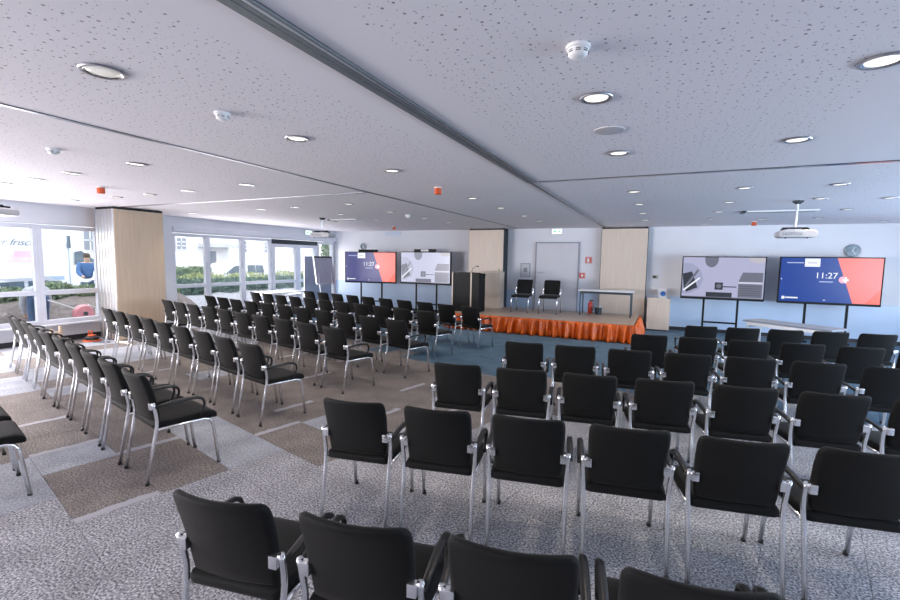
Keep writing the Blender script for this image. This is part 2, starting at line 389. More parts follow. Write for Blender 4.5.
# ------------------------------------------------------------------ ceiling rails
r1 = thing('partition_rail', 'wide dark double partition rail running along the ceiling towards the stage', 'rail', (-1.48, 0, H))
r1.location = (-1.48, 0, H)
B(-0.060, 0.060, YF, 5.44, -0.004, 0).build('slot', M_SLOT, r1)
M_RAIL = mat('grey_rail', (0.17, 0.19, 0.21), 0.4, 0.3, noise=(30, 0.1))
for a, b, mm in ((-0.060, -0.012, M_RAIL), (-0.004, 0.022, M_RAIL), (0.026, 0.038, M_ALU), (0.042, 0.060, M_RAIL)):
    B(a, b, YF, 5.44, -0.012, -0.003).build('profile', mm, r1, bevel=0.002)
r1b = thing('partition_rail', 'narrow double partition rail on ceiling ending at beech partition beside the door', 'rail', (-1.5, 0, H))
B(-0.04, 0.04, 5.46, 13.1, -0.004, 0).build('slot', M_SLOT, r1b)
for a, b in ((-0.04, -0.014), (0.014, 0.04)): B(a, b, 5.46, 13.1, -0.010, -0.003).build('profile', M_ALU, r1b, bevel=0.002)
r2 = thing('ceiling_strip', 'flat polished metal strip along ceiling above the window-side chairs', 'rail', (-3.9, 0, H))
B(-0.022, 0.022, YF, 12.7, -0.006, 0).build('profile', mat('satin_dark_aluminium', (0.30, 0.32, 0.36), 0.35, 1.0, noise=(30, 0.06)), r2, bevel=0.002)
B(-0.026, -0.022, YF, 12.7, -0.004, 0).build('shadow_gap', M_SLOT, r2); B(0.022, 0.026, YF, 12.7, -0.004, 0).build('shadow_gap', M_SLOT, r2)
r3 = thing('ceiling_strip', 'polished metal strip crossing the ceiling towards the wall screens', 'rail', (0, 5.45, H))
B(-1.41, 6.4, -0.03, 0.03, -0.008, 0).build('profile', mat('satin_aluminium', (0.42, 0.44, 0.48), 0.2, 1.0, noise=(30, 0.06)), r3, bevel=0.002); B(-1.41, 6.4, -0.034, -0.03, -0.004, 0).build('shadow_gap', M_SLOT, r3)
r4 = thing('ceiling_strip', 'polished metal strip crossing the ceiling to the partition stack by the windows', 'rail', (0, 5.45, H))
B(-9.8, -3.93, -0.03, 0.03, -0.008, 0).build('profile', MATS['satin_dark_aluminium'], r4, bevel=0.002); B(-9.8, -3.93, -0.034, -0.03, -0.004, 0).build('shadow_gap', M_SLOT, r4)

# ------------------------------------------------------------------ ceiling fittings
M_LENS = mat('lamp_lens', (0.8, 0.8, 0.78), 0.3, emit=(1.0, 0.95, 0.88), estr=1.15)
M_LENS_DIM = mat('lamp_lens_dim', (0.6, 0.62, 0.62), 0.15, emit=(1.0, 0.93, 0.82), estr=0.35)
M_REFL = mat('lamp_reflector', (0.8, 0.8, 0.82), 0.12, 1.0)
def make_downlight(lens, label, group, power):
    t = thing('downlight', label, 'downlight', (0, 0, H), 0, group)
    MB().lathe([(0.074, -0.001), (0.090, -0.001), (0.094, -0.005), (0.091, -0.010), (0.080, -0.011), (0.074, -0.008)], 28, cap=False).build('ring', M_ALU, t, True)
    MB().lathe([(0.078, -0.010), (0.070, -0.0035), (0.045, -0.0025)], 24, cap=False).build('reflector', M_REFL, t, True)
    MB().lathe([(0.068, -0.003), (0.064, -0.006), (0.036, -0.008), (0.004, -0.009)], 20).build('lens', lens, t, True)
    l = bpy.data.lights.new('lamp', 'SPOT'); l.energy = power; l.color = (1.0, 0.87, 0.72); l.spot_size = math.radians(104); l.spot_blend = 0.7; l.shadow_soft_size = 0.05
    lo = bpy.data.objects.new('lamp_light', l); COL.objects.link(lo); lo.parent = t; lo.location = (0, 0, -0.03)
    return t
GX = 'round downlights in the perforated ceiling'
spots = [(x, y) for x in (-2.7,) for y in (2.82, 4.22, 6.5, 7.85, 9.35, 10.65)]
spots += [(-0.4, y) for y in (2.8, 4.25, 6.6, 8.03, 9.46, 11.0)]
spots += [(0.87, y) for y in (2.81, 4.29, 6.72, 8.16, 9.6, 11.1, 12.47)]
spots += [(1.82, 6.77), (1.97, 8.1), (2.79, 8.3), (2.75, 9.75), (2.76, 11.33), (1.81, 11.38), (4.12, 12.45)]
spots += [(-5.05, y) for y in (2.96, 4.35, 6.5, 7.85, 9.27, 10.55)]
spots += [(-6.38, y) for y in (3.0, 4.45, 6.6, 7.95, 9.31)]
spots += [(-7.36, y) for y in (3.06, 4.5, 6.66)] + [(-8.23, 3.08), (-8.26, 4.5), (-9.53, 4.48), (-9.57, 6.77)]
lit = make_downlight(M_LENS, 'glowing round downlight with a metal ring set in the white ceiling', GX, 20.0)
ORD = ['first', 'second', 'third', 'fourth', 'fifth', 'sixth', 'seventh', 'eighth', 'ninth', 'tenth', 'eleventh', 'twelfth']
DCOL = [(-2.7, 'row between the wide rail and flat strip')]+[(x, '%s row screen-side of wide rail' % o) for x, o in ((-0.4, 'first'), (0.87, 'second'), (1.82, 'third'), (2.77, 'fourth'), (4.12, 'fifth'))]
DCOL += [(x, '%s row window-side of flat strip' % o) for x, o in ((-5.05, 'first'), (-6.38, 'second'), (-7.36, 'third'), (-8.24, 'fourth'), (-9.55, 'fifth'))]
for i, (x, y) in enumerate(spots):
    o = lit if i == 0 else copy_tree(lit)
    o.location = (x, y, H)
    col = min(DCOL, key=lambda c: abs(c[0]-x))
    rank = sorted([q[1] for q in spots if min(DCOL, key=lambda c: abs(c[0]-q[0])) is col], reverse=True).index(y)
    o['label'] = 'glowing downlight, %s, %s from stage wall' % (col[1], ORD[rank])
dim = make_downlight(M_LENS_DIM, 'unlit round downlight with visible reflector between the two partition rails', None, 0.5)
dim.location = (-2.69, 1.43, H); dim.scale = (1.12, 1.12, 1)

def detector(x, y, label, cap=None, s=1.0):
    t = thing('smoke_detector', label, 'detector', (x, y, H))
    t.scale = (s, s, s)
    MB().lathe([(0.062, 0), (0.062, -0.014), (0.055, -0.018)], 24).build('mount', M_WHITE, t, True)
    MB().lathe([(0.054, -0.018), (0.054, -0.034), (0.046, -0.050), (0.028, -0.060), (0.006, -0.062)], 24).build('body', M_WHITE, t, True)
    for k in range(8):
        a = k*PI/4+0.2
        for z in (-0.030, -0.038):
            M = Matrix.Rotation(a, 4, 'Z')
            MB().box(0.048, 0.0555, -0.012, 0.012, z-0.0015, z+0.0015, M).build('slot', M_SLOT, t)
    return t
detector(-0.39, 2.12, 'white smoke detector with slotted rim ahead of a glowing downlight beyond the rails', s=0.85)
detector(-2.71, 2.15, 'white smoke detector on ceiling between the wide rail and the flat strip', s=0.8)
detector(-5.09, 2.26, 'white smoke detector on ceiling above the window-side back rows', s=0.8)
detector(-5.05, 8.54, 'small white smoke detector on ceiling above the front window-side rows')
def capped(x, y, label, s=1.0):
    t = thing('capped_sensor', label, 'sensor', (x, y, H)); t.scale = (s, s, s)
    MB().lathe([(0.05, 0), (0.05, -0.012)], 20).build('mount', M_WHITE, t, True)
    MB().lathe([(0.046, -0.012), (0.050, -0.085), (0.044, -0.092), (0.01, -0.093)], 20).build('dust_cap', M_REDCAP, t, True)
    B(-0.004, 0.004, -0.052, -0.044, -0.09, -0.02).build('tab', M_REDCAP, t)
capped(-7.27, 3.76, 'orange-capped ceiling sensor between downlights near the window partition stack')
capped(-2.74, 5.4, 'orange-capped ceiling sensor between the wide rail and flat metal strip')
capped(1.78, 12.0, 'small orange-capped ceiling sensor beyond the bracketed ceiling projector')
capped(-7.28, 11.5, 'small dark orange ceiling sensor in front of the pale wall screens', 0.9)
sp = thing('ceiling_speaker', 'flat grey round speaker grille flush in the ceiling between two downlights', 'speaker', (-0.4, 3.51, H))
MB().lathe([(0.10, 0), (0.10, -0.004), (0.092, -0.007), (0.01, -0.008)], 32).build('grille', mat('speaker_grille', (0.5, 0.49, 0.53), 0.6, noise=(400, 0.3)), sp, True)
MB().lathe([(0.10, -0.001), (0.106, -0.001), (0.106, -0.006), (0.10, -0.006)], 32, cap=False).build('rim', M_WHITE, sp, True)

def ceiling_bar(x0, x1, y, label):
    t = thing('ceiling_bar_casing', label, 'screen housing', ((x0+x1)/2, y, H)); h = (x1-x0)/2
    B(-h, h, -0.14, 0.14, -0.022, 0).build('casing', M_WHITE, t, bevel=0.004)
    B(-h+0.03, h-0.03, -0.012, 0.012, -0.026, -0.022).build('slot', M_DARKMETAL, t)
    B(-h-0.06, -h, -0.16, 0.16, -0.03, 0).build('end_cap', M_DARKMETAL, t, bevel=0.004)
ceiling_bar(1.3, 2.35, 9.75, 'white projection screen housing on ceiling beyond the bracketed projector')
ceiling_bar(-7.55, -6.75, 9.1, 'added white ceiling bar standing for reflection and shadow beyond the window-side projector')  # reflection and shadow on the ceiling, built as bar and dark end

def projector(x, y, zc, label, rz=0.0, s=1.0):
    t = thing('projector', label, 'projector', (x, y, zc), rz); t.scale = (s, s, s)
    top = (H-zc)/s
    MB().lathe([(0.07, top), (0.07, top-0.02), (0.03, top-0.05)], 20).build('ceiling_plate', M_DARKMETAL, t, True)
    MB().tube([(0, 0, top-0.04), (-0.01, 0, 0.16), (-0.02, 0, 0.10)], 0.016, 10).build('pole', M_ALU, t, True)
    mb = MB(); mb.box(-0.17, 0.14, -0.015, 0.015, 0.075, 0.10); mb.box(-0.17, -0.13, -0.11, 0.11, 0.06, 0.085); mb.box(0.10, 0.14, -0.11, 0.11, 0.06, 0.085)
    mb.build('bracket', M_BLACK, t, bevel=0.004)
    poly = [(-0.235, -0.03), (-0.20, -0.055), (0.20, -0.055), (0.235, -0.03), (0.23, 0.03), (0.19, 0.055), (-0.17, 0.06), (-0.23, 0.03)]
    MB().prism(poly, -0.16, 0.16).build('body', mat('projector_casing', (0.52, 0.51, 0.52), 0.4, noise=(12, 0.04)), t, bevel=0.012)
    MB().lathe([(0.045, 0), (0.045, 0.02), (0.03, 0.022)], 20).build('lens', M_BLACK, t, True, loc=(0.11, 0.16, 0), rot=(-PI/2, 0, 0))
    B(-0.19, 0.05, -0.166, -0.16, -0.025, 0.02).build('vent', mat('vent_grey', (0.35, 0.36, 0.38), 0.5, noise=(80, 0.3)), t)
    for xx in (-0.14, 0.12): MB().lathe([(0.012, -0.07), (0.012, -0.05)], 10).build('foot', M_CAP, t).location = (xx, -0.1, 0)
    return t
projector(1.76, 8.3, 2.21, 'white projector hanging on a black bracket before the large wall screens')
projector(-7.45, 8.57, 2.29, 'white projector hanging from the ceiling near the flip charts', 0.25, 1.05)
projector(-9.05, 3.25, 2.36, 'white projector hanging near the windows above the back row', 0.3, 1.0)

# ------------------------------------------------------------------ partition stacks
def stack(label, loc, rz, w, n, pt, hgt, matl, edge):
    """front face looks along local -Y, panels stacked along +Y"""
    t = thing('folding_partition', label, 'partition', loc, rz)
    for k in range(n):
        y = k*pt
        p = B(-w/2+0.012, w/2-0.012, y, y+pt-0.008, 0.02, hgt-0.05).build('panel', matl, t, bevel=0.003)
        for s in (-1, 1):
            x = s*(w/2-0.006)
            B(x-0.008, x+0.008, y+0.012, y+pt-0.02, 0.02, hgt-0.05).build('edge_profile', edge, p, bevel=0.002)
        B(-w/2+0.02, w/2-0.02, y+0.03, y+pt-0.035, 0.0, 0.02).build('floor_seal', M_BASEB, p)
        B(-w/2+0.005, w/2-0.005, y+0.02, y+pt-0.03, hgt-0.05, hgt-0.02).build('top_seal', M_SLOT, p)
        for s in (-1, 1): B(s*(w/2-0.05)-0.035, s*(w/2-0.05)+0.035, y+0.02, y+pt-0.02, hgt-0.02, hgt-0.004).build('carrier', M_BLACK, p)
    return t
stack('stacked beech folding partition with silver edges standing beside the windows', (-9.87, 5.79, 0), PI/2, 1.0, 6, 0.107, H, M_BEECH, M_ALU)
stack('stacked pale beech partition standing behind the black lectern', (-4.83, 12.74, 0), 0, 1.12, 4, 0.105, H, M_BEECH2, M_DARKMETAL)
stack('stacked pale beech partition standing behind the folding table on stage', (-0.97, 13.0, 0), 0, 1.18, 2, 0.09, H, M_BEECH2, M_DARKMETAL)

# ------------------------------------------------------------------ chairs
def rr_ring(w, t, n=5, r=None):
    """rounded rectangle in (a,b): list of points"""
    r = min(w, t)/2*0.95 if r is None else min(r, w/2*0.98, t/2*0.98); pts = []
    for cx, cy, a0 in ((w/2-r, t/2-r, 0), (-w/2+r, t/2-r, PI/2), (-w/2+r, -t/2+r, PI), (w/2-r, -t/2+r, 3*PI/2)):
        for k in range(n): a = a0+PI/2*k/(n-1); pts.append((cx+r*math.cos(a), cy+r*math.sin(a)))
    # extra points along the long sides so that the panel can bend
    out = []
    for i, p in enumerate(pts):
        out.append(p); q = pts[(i+1) % len(pts)]
        if abs(q[0]-p[0]) > w*0.3:
            for k in range(1, 6): out.append((p[0]+(q[0]-p[0])*k/6, p[1]+(q[1]-p[1])*k/6))
    return out
def back_mesh():
    rings = []
    lv = [(0.415, 0.36, 0.012), (0.418, 0.40, 0.030), (0.428, 0.425, 0.042), (0.47, 0.435, 0.048), (0.55, 0.445, 0.05), (0.63, 0.452, 0.05), (0.71, 0.458, 0.048), (0.78, 0.458, 0.046), (0.815, 0.452, 0.044), (0.835, 0.436, 0.038), (0.846, 0.41, 0.026), (0.849, 0.37, 0.010)]
    for z, w, t in lv:
        z = 0.849-(0.849-z)*0.87
        s = (z-0.415)/0.434
        yc = -0.158-0.02*s-0.072*s*s
        rings.append([Vector((a, yc+b-0.052*(1-(2*a/0.46)**2)*(0.45+0.55*s), z)) for a, b in rr_ring(w*0.935, t)])
    return MB().ring_loft(rings).mesh('backrest', M_FABRIC, 'all')
def seat_mesh():
    rings = []
    for y, w, t, dz in ((-0.205, 0.36, 0.016, 0.0), (-0.20, 0.41, 0.034, 0.0), (-0.18, 0.44, 0.05, 0.001), (-0.08, 0.46, 0.055, -0.004), (0.04, 0.47, 0.056, -0.006), (0.15, 0.475, 0.056, -0.002), (0.21, 0.475, 0.055, -0.004), (0.245, 0.468, 0.05, -0.011), (0.262, 0.445, 0.036, -0.019), (0.268, 0.40, 0.014, -0.026)):
        rings.append([Vector((a, y, 0.436+b*1.18+dz)) for a, b in rr_ring(w, t)])
    return MB().ring_loft(rings).mesh('seat', M_FABRIC, 'all')
def rear_leg_mesh(s):
    return MB().tube([(s*0.225, -0.272, 0.012), (s*0.226, -0.21, 0.34), (s*0.228, -0.193, 0.44), (s*0.231, -0.190, 0.49), (s*0.235, -0.198, 0.55), (s*0.236, -0.208, 0.60), (s*0.236, -0.214, 0.63)], 0.0135, 8).mesh('leg', M_CHROME, 'all')
def front_leg_mesh(s):
    return MB().tube([(s*0.225, -0.19, 0.412), (s*0.225, 0.0, 0.412), (s*0.225, 0.15, 0.41), (s*0.226, 0.195, 0.395), (s*0.227, 0.218, 0.365), (s*0.228, 0.228, 0.32), (s*0.23, 0.262, 0.012)], 0.0135, 8).mesh('leg', M_CHROME, 'all')
def cap_mesh(s, y): return MB().lathe([(0.0135, 0), (0.0155, 0.004), (0.0145, 0.022)], 10, (s*0.2265, y, 0)).mesh('foot_cap', M_CAP, True)
def clip_mesh(s): return B(s*0.2-0.022, s*0.2+0.022, -0.236, -0.224, 0.575, 0.635).mesh('back_clip', M_CHROME, True, 0.003)
def clip2_mesh(s):
    mb = MB().box(s*0.208-0.018, s*0.208+0.018, -0.232, -0.200, 0.575, 0.626)
    return mb.mesh('back_clip', M_CHROME, True, 0.004)
def arm_mesh(s):
    pts = [(-0.205, 0.596), (-0.16, 0.603), (-0.07, 0.611), (0.03, 0.613), (0.10, 0.606), (0.138, 0.588), (0.154, 0.560), (0.152, 0.530), (0.138, 0.495), (0.124, 0.462), (0.12, 0.44)]
    return MB().tube([(s*0.245, y, z) for y, z in pts], [0.014, 0.016, 0.019, 0.019, 0.018, 0.016, 0.014, 0.013, 0.012, 0.011, 0.010], 10, 0.72).mesh('armrest', M_ARM, 'all')
def bar_mesh(): return MB().tube([(-0.225, 0.14, 0.405), (0.225, 0.14, 0.405)], 0.010, 8).mesh('crossbar', M_CHROME, 'all')
def bar2_mesh(): return MB().tube([(-0.225, -0.185, 0.405), (0.225, -0.185, 0.405)], 0.010, 8).mesh('crossbar', M_CHROME, 'all')
CH = {'seat': [seat_mesh()], 'backrest': [back_mesh()], 'crossbar': [bar_mesh()],
      'leg': [(rear_leg_mesh(s), cap_mesh(s, -0.272)) for s in (-1, 1)]+[(front_leg_mesh(s), cap_mesh(s, 0.262)) for s in (-1, 1)],
      'back_clip': [clip2_mesh(s) for s in (-1, 1)], 'armrest': [arm_mesh(s) for s in (-1, 1)]}
def chair(x, y, rz, label, group, arms=True, z=0.0, caps=True):
    t = thing('conference_chair', label, 'chair', (x, y, z), rz, group)
    def add(nm, me, par):
        o = bpy.data.objects.new(nm, me); COL.objects.link(o); o.parent = par; return o
    for nm in ('seat', 'backrest', 'crossbar', 'back_clip'):
        for me in CH[nm]: add(nm, me, t)
    for me, cp in CH['leg']:
        l = add('leg', me, t)
        if caps: add('foot_cap', cp, l)
    if arms:
        for me in CH['armrest']: add('armrest', me, t)
    return t
ORD = ['first', 'second', 'third', 'fourth', 'fifth', 'sixth', 'seventh', 'eighth', 'ninth', 'tenth', 'eleventh', 'twelfth']
def row(p0, p1, n, block, rowno, from_p1, group, jit=0.012, skip=(), ang=None, arms=True):
    """p0..p1: centres of the upper edge of the first and last backrest; the chairs face the stage"""
    p0 = Vector((*p0, 0)); p1 = Vector((*p1, 0)); d = (p1-p0).normalized(); a = math.atan2(d.y, d.x) if ang is None else ang
    nv = Vector((-math.sin(a), math.cos(a), 0)); rj = random.Random(rowno*17+len(block))
    for k in range(n):
        if k in skip: continue
        c = p0+(p1-p0)*(k/(n-1))+nv*(0.268+rj.uniform(-jit, jit))
        idx = (n-1-k) if from_p1 else k
        lab = 'black chrome-legged armchair, %s, %s row from the stage, %s from the aisle' % (block, ORD[rowno-1], ORD[idx])
        chair(c.x, c.y, a+rj.uniform(-0.02, 0.02), lab if arms else lab.replace('armchair', 'armless chair'), group, arms, caps=c.length < 7.5)
RB = 'screen-side block'; LB_ = 'window-side block'
GR = 'armchairs of the block facing the large screens'; GL = 'armchairs of the block beside the windows'
row((-1.465, 1.085), (0.69, 1.51), 5, RB, 6, False, GR)
row((-1.75, 2.28), (0.975, 2.81), 6, RB, 5, False, GR)
row((-1.585, 3.53), (1.71, 4.08), 7, RB, 4, False, GR)
row((-1.36, 4.83), (1.93, 5.29), 7, RB, 3, False, GR)
row((-0.105, 6.17), (2.62, 6.53), 6, RB, 2, False, GR)
row((0.56, 7.43), (2.68, 7.86), 5, RB, 1, False, GR)
ua, na = Vector((0.975, -0.2215)), Vector((0.2215, 0.975))
def UV(u, v): p = ua*u+na*v; return (p.x, p.y)
row(UV(-9.165, 1.18), UV(-4.045, 1.18), 10, LB_, 6, True, GL)
row(UV(-9.215, 2.38), UV(-4.545, 2.38), 9, LB_, 5, True, GL)
def LC(p): return (p[0]+0.22, p[1]-0.05)
row(LC((-9.29, 5.82)), LC((-4.09, 4.66)), 10, LB_, 4, True, GL)
row(LC((-9.54, 6.95)), LC((-3.79, 5.72)), 11, LB_, 3, True, GL)
row(LC((-9.60, 8.28)), LC((-3.98, 6.99)), 11, LB_, 2, True, GL)
row(LC((-8.82, 9.36)), LC((-3.60, 8.12)), 10, LB_, 1, True, GL)
row(UV(-5.72, 0.075), UV(-4.54, 0.075), 3, LB_, 7, True, GL, arms=False)

# ------------------------------------------------------------------ stage with skirt
SX0, SX1, SY0, SY1, SZ = -4.98, -0.5, 10.42, 12.55, 0.40
st = thing('stage', 'low stage platform with grey-brown wooden top and gathered orange skirt', 'stage', ((SX0+SX1)/2, (SY0+SY1)/2, 0))
hx, hy = (SX1-SX0)/2, (SY1-SY0)/2
for k in range(4):
    w = 2*hx/4
    B(-hx+k*w+0.002, -hx+(k+1)*w-0.002, -hy, hy, SZ-0.04, SZ).build('deck_panel', M_STAGE, st, bevel=0.003)
B(-hx+0.06, hx-0.06, -hy+0.06, hy-0.02, 0.0, SZ-0.04).build('substructure', M_DARKMETAL, st)
def skirt(p0, p1, nrm, parent, seed, name='skirt'):
    r = random.Random(seed); p0 = Vector(p0); p1 = Vector(p1); Ln = (p1-p0).length; nu = int(Ln*95); nv = 7
    nrm = Vector(nrm); vs = []; fs = []
    ph = [r.uniform(0, 6.28) for _ in range(4)]
    for i in range(nu+1):
        s = i/nu*Ln
        for j in range(nv+1):
            h = 1-j/nv                        # 1 top, 0 bottom
            amp = 0.012+0.052*(1-h)**0.7
            sw = 0.5*math.sin(2.3*s+ph[3])*(1-h)
            dpt = amp*(0.8*math.sin(s*2*PI/0.16+ph[0]+sw*4.0+1.6*math.sin(s*2.1)+1.1*(1-h)*math.sin(s*4.3))+0.7*math.sin(s*2*PI/0.29+ph[1]-2*sw)+0.3*math.sin(s*2*PI/0.085+ph[2]+(1-h)*1.5))
            q = p0+(p1-p0)*(i/nu)+nrm*(0.035+dpt+0.055*(1-h))
            vs.append((q.x, q.y, 0.008+(SZ-0.006-0.008)*h))
    for i in range(nu):
        for j in range(nv):
            a = i*(nv+1)+j; fs.append((a, a+1, a+nv+2, a+nv+1))
    o = MB().add(vs, fs).build(name, M_ORANGE, parent, 'all')
    sm = o.modifiers.new('thickness', 'SOLIDIFY'); sm.thickness = 0.003
    return o
skirt((-hx, -hy, 0), (hx, -hy, 0), (0, -1, 0), st, 3)
skirt((hx, -hy, 0), (hx, hy, 0), (1, 0, 0), st, 5)
skirt((-hx, hy, 0), (-hx, -hy, 0), (-1, 0, 0), st, 6)
# gathered corner of the skirt
mb = MB(); rings = []
for k in range(9):
    h = k/8; rr = 0.055+0.09*(1-h)**1.2
    rings.append([Vector((hx+0.03+rr*(1+0.28*math.sin(5*a+2*h))*math.cos(a), -hy-0.02+rr*(1+0.28*math.sin(5*a+2*h))*math.sin(a), 0.008+h*(SZ-0.010))) for a in [2*PI*i/40 for i in range(40)]])
mb.ring_loft(rings).build('skirt_gather', M_ORANGE, st, 'all')

GS = 'chairs on the stage'
chair(-3.34, 11.62, PI, 'black armless chair on the stage beside the partition', GS, False, SZ)
chair(-2.62, 11.70, PI, 'black armless chair on the stage in front of the grey door', GS, False, SZ)

# folding table on stage
def table(name, label, x0, x1, y0, y1, z0, z1, top, legm, rz=0.0, th=0.03, inset=0.06, flipend=False):
    cx, cy = (x0+x1)/2, (y0+y1)/2; t = thing(name, label, 'table', (cx, cy, z0), rz); a, b, h = (x1-x0)/2, (y1-y0)/2, z1-z0
    B(-a, a, -b, b, h-th, h).build('tabletop', top, t, bevel=0.005)
    B(-a+inset, a-inset, -b+0.05, -b+0.07, h-th-0.06, h-th).build('apron', legm, t); B(-a+inset, a-inset, b-0.07, b-0.05, h-th-0.06, h-th).build('apron', legm, t)
    for sx in (-1, 1):
        for sy in (-1, 1):
            MB().tube([(sx*(a-inset), sy*(b-0.06), 0), (sx*(a-inset), sy*(b-0.06), h-th)], 0.017, 10).build('leg', legm, t, True)
        MB().tube([(sx*(a-inset), -b+0.06, h-th-0.09), (sx*(a-inset), b-0.06, h-th-0.09)], 0.012, 8).build('stretcher', legm, t, True)
    return t
table('folding_table', 'narrow white folding table standing on the stage by the partition', -1.92, -0.6, 11.7, 12.25, SZ, 1.045, M_TABLE, M_DARKMETAL)
lt = table('long_table', 'narrow grey table standing askew below the wall screens', 0, 1.38, 0, 0.52, 0, 0.735, M_GREYTABLE, M_ALU)
lt.location = (2.08, 9.52, 0); lt.rotation_euler = (0, 0, math.radians(-39))
table('side_table', 'white table standing along the window wall behind the rows of chairs', -10.6, -9.85, 9.2, 10.5, 0, 0.735, M_TABLE, M_ALU)

# lecterns
lc = thing('lectern', 'black lectern with pale wood strip and gooseneck microphone on the stage edge', 'lectern', (-4.63, 11.0, SZ))
B(-0.37, 0.13, -0.20, -0.17, 0.0, 1.03).build('front_panel', M_BLACK, lc, bevel=0.004)
B(0.165, 0.37, -0.20, -0.17, 0.0, 1.03).build('front_panel', M_BLACK, lc, bevel=0.004)
B(0.13, 0.165, -0.205, -0.165, 0.0, 1.03).build('wood_strip', M_BEECH2, lc, bevel=0.003)
B(-0.40, -0.37, -0.20, 0.25, 0.0, 1.03).build('side_panel', M_BEECH2, lc, bevel=0.003)
B(0.35, 0.37, -0.17, 0.25, 0.0, 1.0).build('side_panel', M_BLACK, lc, bevel=0.003)
MB().add([(-0.4, -0.17, 1.03), (0.37, -0.17, 1.03), (0.37, 0.27, 0.96), (-0.4, 0.27, 0.96), (-0.4, -0.17, 1.0), (0.37, -0.17, 1.0), (0.37, 0.27, 0.93), (-0.4, 0.27, 0.93)],
         [(0, 1, 2, 3), (4, 7, 6, 5), (0, 4, 5, 1), (1, 5, 6, 2), (2, 6, 7, 3), (3, 7, 4, 0)]).build('desk_top', M_BLACK, lc)
mc = MB().tube([(0.1, -0.05, 1.0), (0.1, -0.05, 1.06), (0.13, -0.06, 1.13), (0.20, -0.06, 1.18), (0.25, -0.06, 1.19)], 0.006, 8).build('microphone', M_CAP, lc, True)
MB().tube([(0.24, -0.06, 1.19), (0.30, -0.06, 1.185)], 0.014, 10).build('foam', M_CAP, mc, True)
MB().lathe([(0.05, 0), (0.05, 0.025), (0.02, 0.03)], 14, (0.1, -0.05, 1.01)).build('base', M_CAP, mc, True)
l2 = thing('lectern', 'pale beech lectern standing in front of the stacked partition', 'lectern', (-4.42, 12.25, SZ))
B(-0.29, 0.29, -0.2, -0.18, 0, 1.03).build('front_panel', M_BEECH2, l2, bevel=0.003)
for s in (-1, 1): B(s*0.28-0.01, s*0.28+0.01, -0.18, 0.2, 0, 1.0).build('side_panel', M_BEECH2, l2, bevel=0.003)
B(-0.29, 0.29, -0.21, 0.22, 1.0, 1.03).build('desk_top', M_BEECH2, l2, bevel=0.004)
MB().tube([(0.2, 0, 1.03), (0.2, 0, 1.09), (0.16, -0.02, 1.12)], 0.007, 8).build('microphone', M_CAP, l2, True)

# low cabinet right of the stage, with a small box on it
cb = thing('cabinet', 'low pale beech cabinet standing on the floor beside the stage', 'cabinet', (-0.05, 12.93, 0))
B(-0.27, 0.27, -0.2, 0.24, 0.03, 0.84).build('body', M_BEECH2, cb, bevel=0.003)
dr = B(-0.262, 0.262, -0.215, -0.2, 0.04, 0.83).build('door', M_BEECH2, cb, bevel=0.003)
MB().lathe([(0.012, 0), (0.012, 0.02)], 12).build('knob', M_DARKMETAL, dr, True, loc=(0.0, -0.215, 0.76), rot=(PI/2, 0, 0))
B(-0.25, 0.25, -0.18, 0.24, 0, 0.03).build('plinth', M_BASEB, cb)
bx = thing('carton', 'small white carton with a blue round mark on the low cabinet', 'box', (0.03, 12.95, 0.84))
B(-0.10, 0.10, -0.06, 0.06, 0, 0.24).build('body', M_WHITE, bx, bevel=0.004)
MB().lathe([(0.065, 0), (0.065, 0.003)], 20).build('printed_mark', mat('blue_print', (0.03, 0.16, 0.5), 0.5, noise=(9, 0.2)), bx, loc=(0.01, -0.059, 0.12), rot=(PI/2, 0, 0))

# extinguisher and bin behind the stage table
fe = thing('fire_extinguisher', 'red fire extinguisher standing on the stage under the folding table', 'extinguisher', (-1.68, 12.3, SZ)); fe.scale = (0.8, 0.8, 0.75)
MB().lathe([(0.07, 0), (0.075, 0.01), (0.075, 0.33), (0.06, 0.38), (0.025, 0.41), (0.02, 0.43)], 20).build('cylinder', M_RED, fe, True)
B(-0.03, 0.09, -0.012, 0.012, 0.43, 0.47).build('valve', M_CAP, fe, bevel=0.003)
MB().tube([(0.03, 0, 0.45), (0.10, -0.02, 0.40), (0.10, -0.03, 0.2), (0.08, -0.03, 0.1)], 0.010, 8).build('hose', M_CAP, fe, True)
bn = thing('bucket', 'dark grey bucket with light rim beside the fire extinguisher', 'bucket', (-1.46, 12.18, SZ))
MB().lathe([(0.075, 0), (0.095, 0.19), (0.088, 0.19), (0.07, 0.012), (0.005, 0.012)], 20).build('body', M_DARKMETAL, bn, True)
MB().lathe([(0.094, 0.185), (0.1, 0.185), (0.1, 0.2), (0.088, 0.2)], 20, cap=False).build('rim', M_ALU, bn, True)

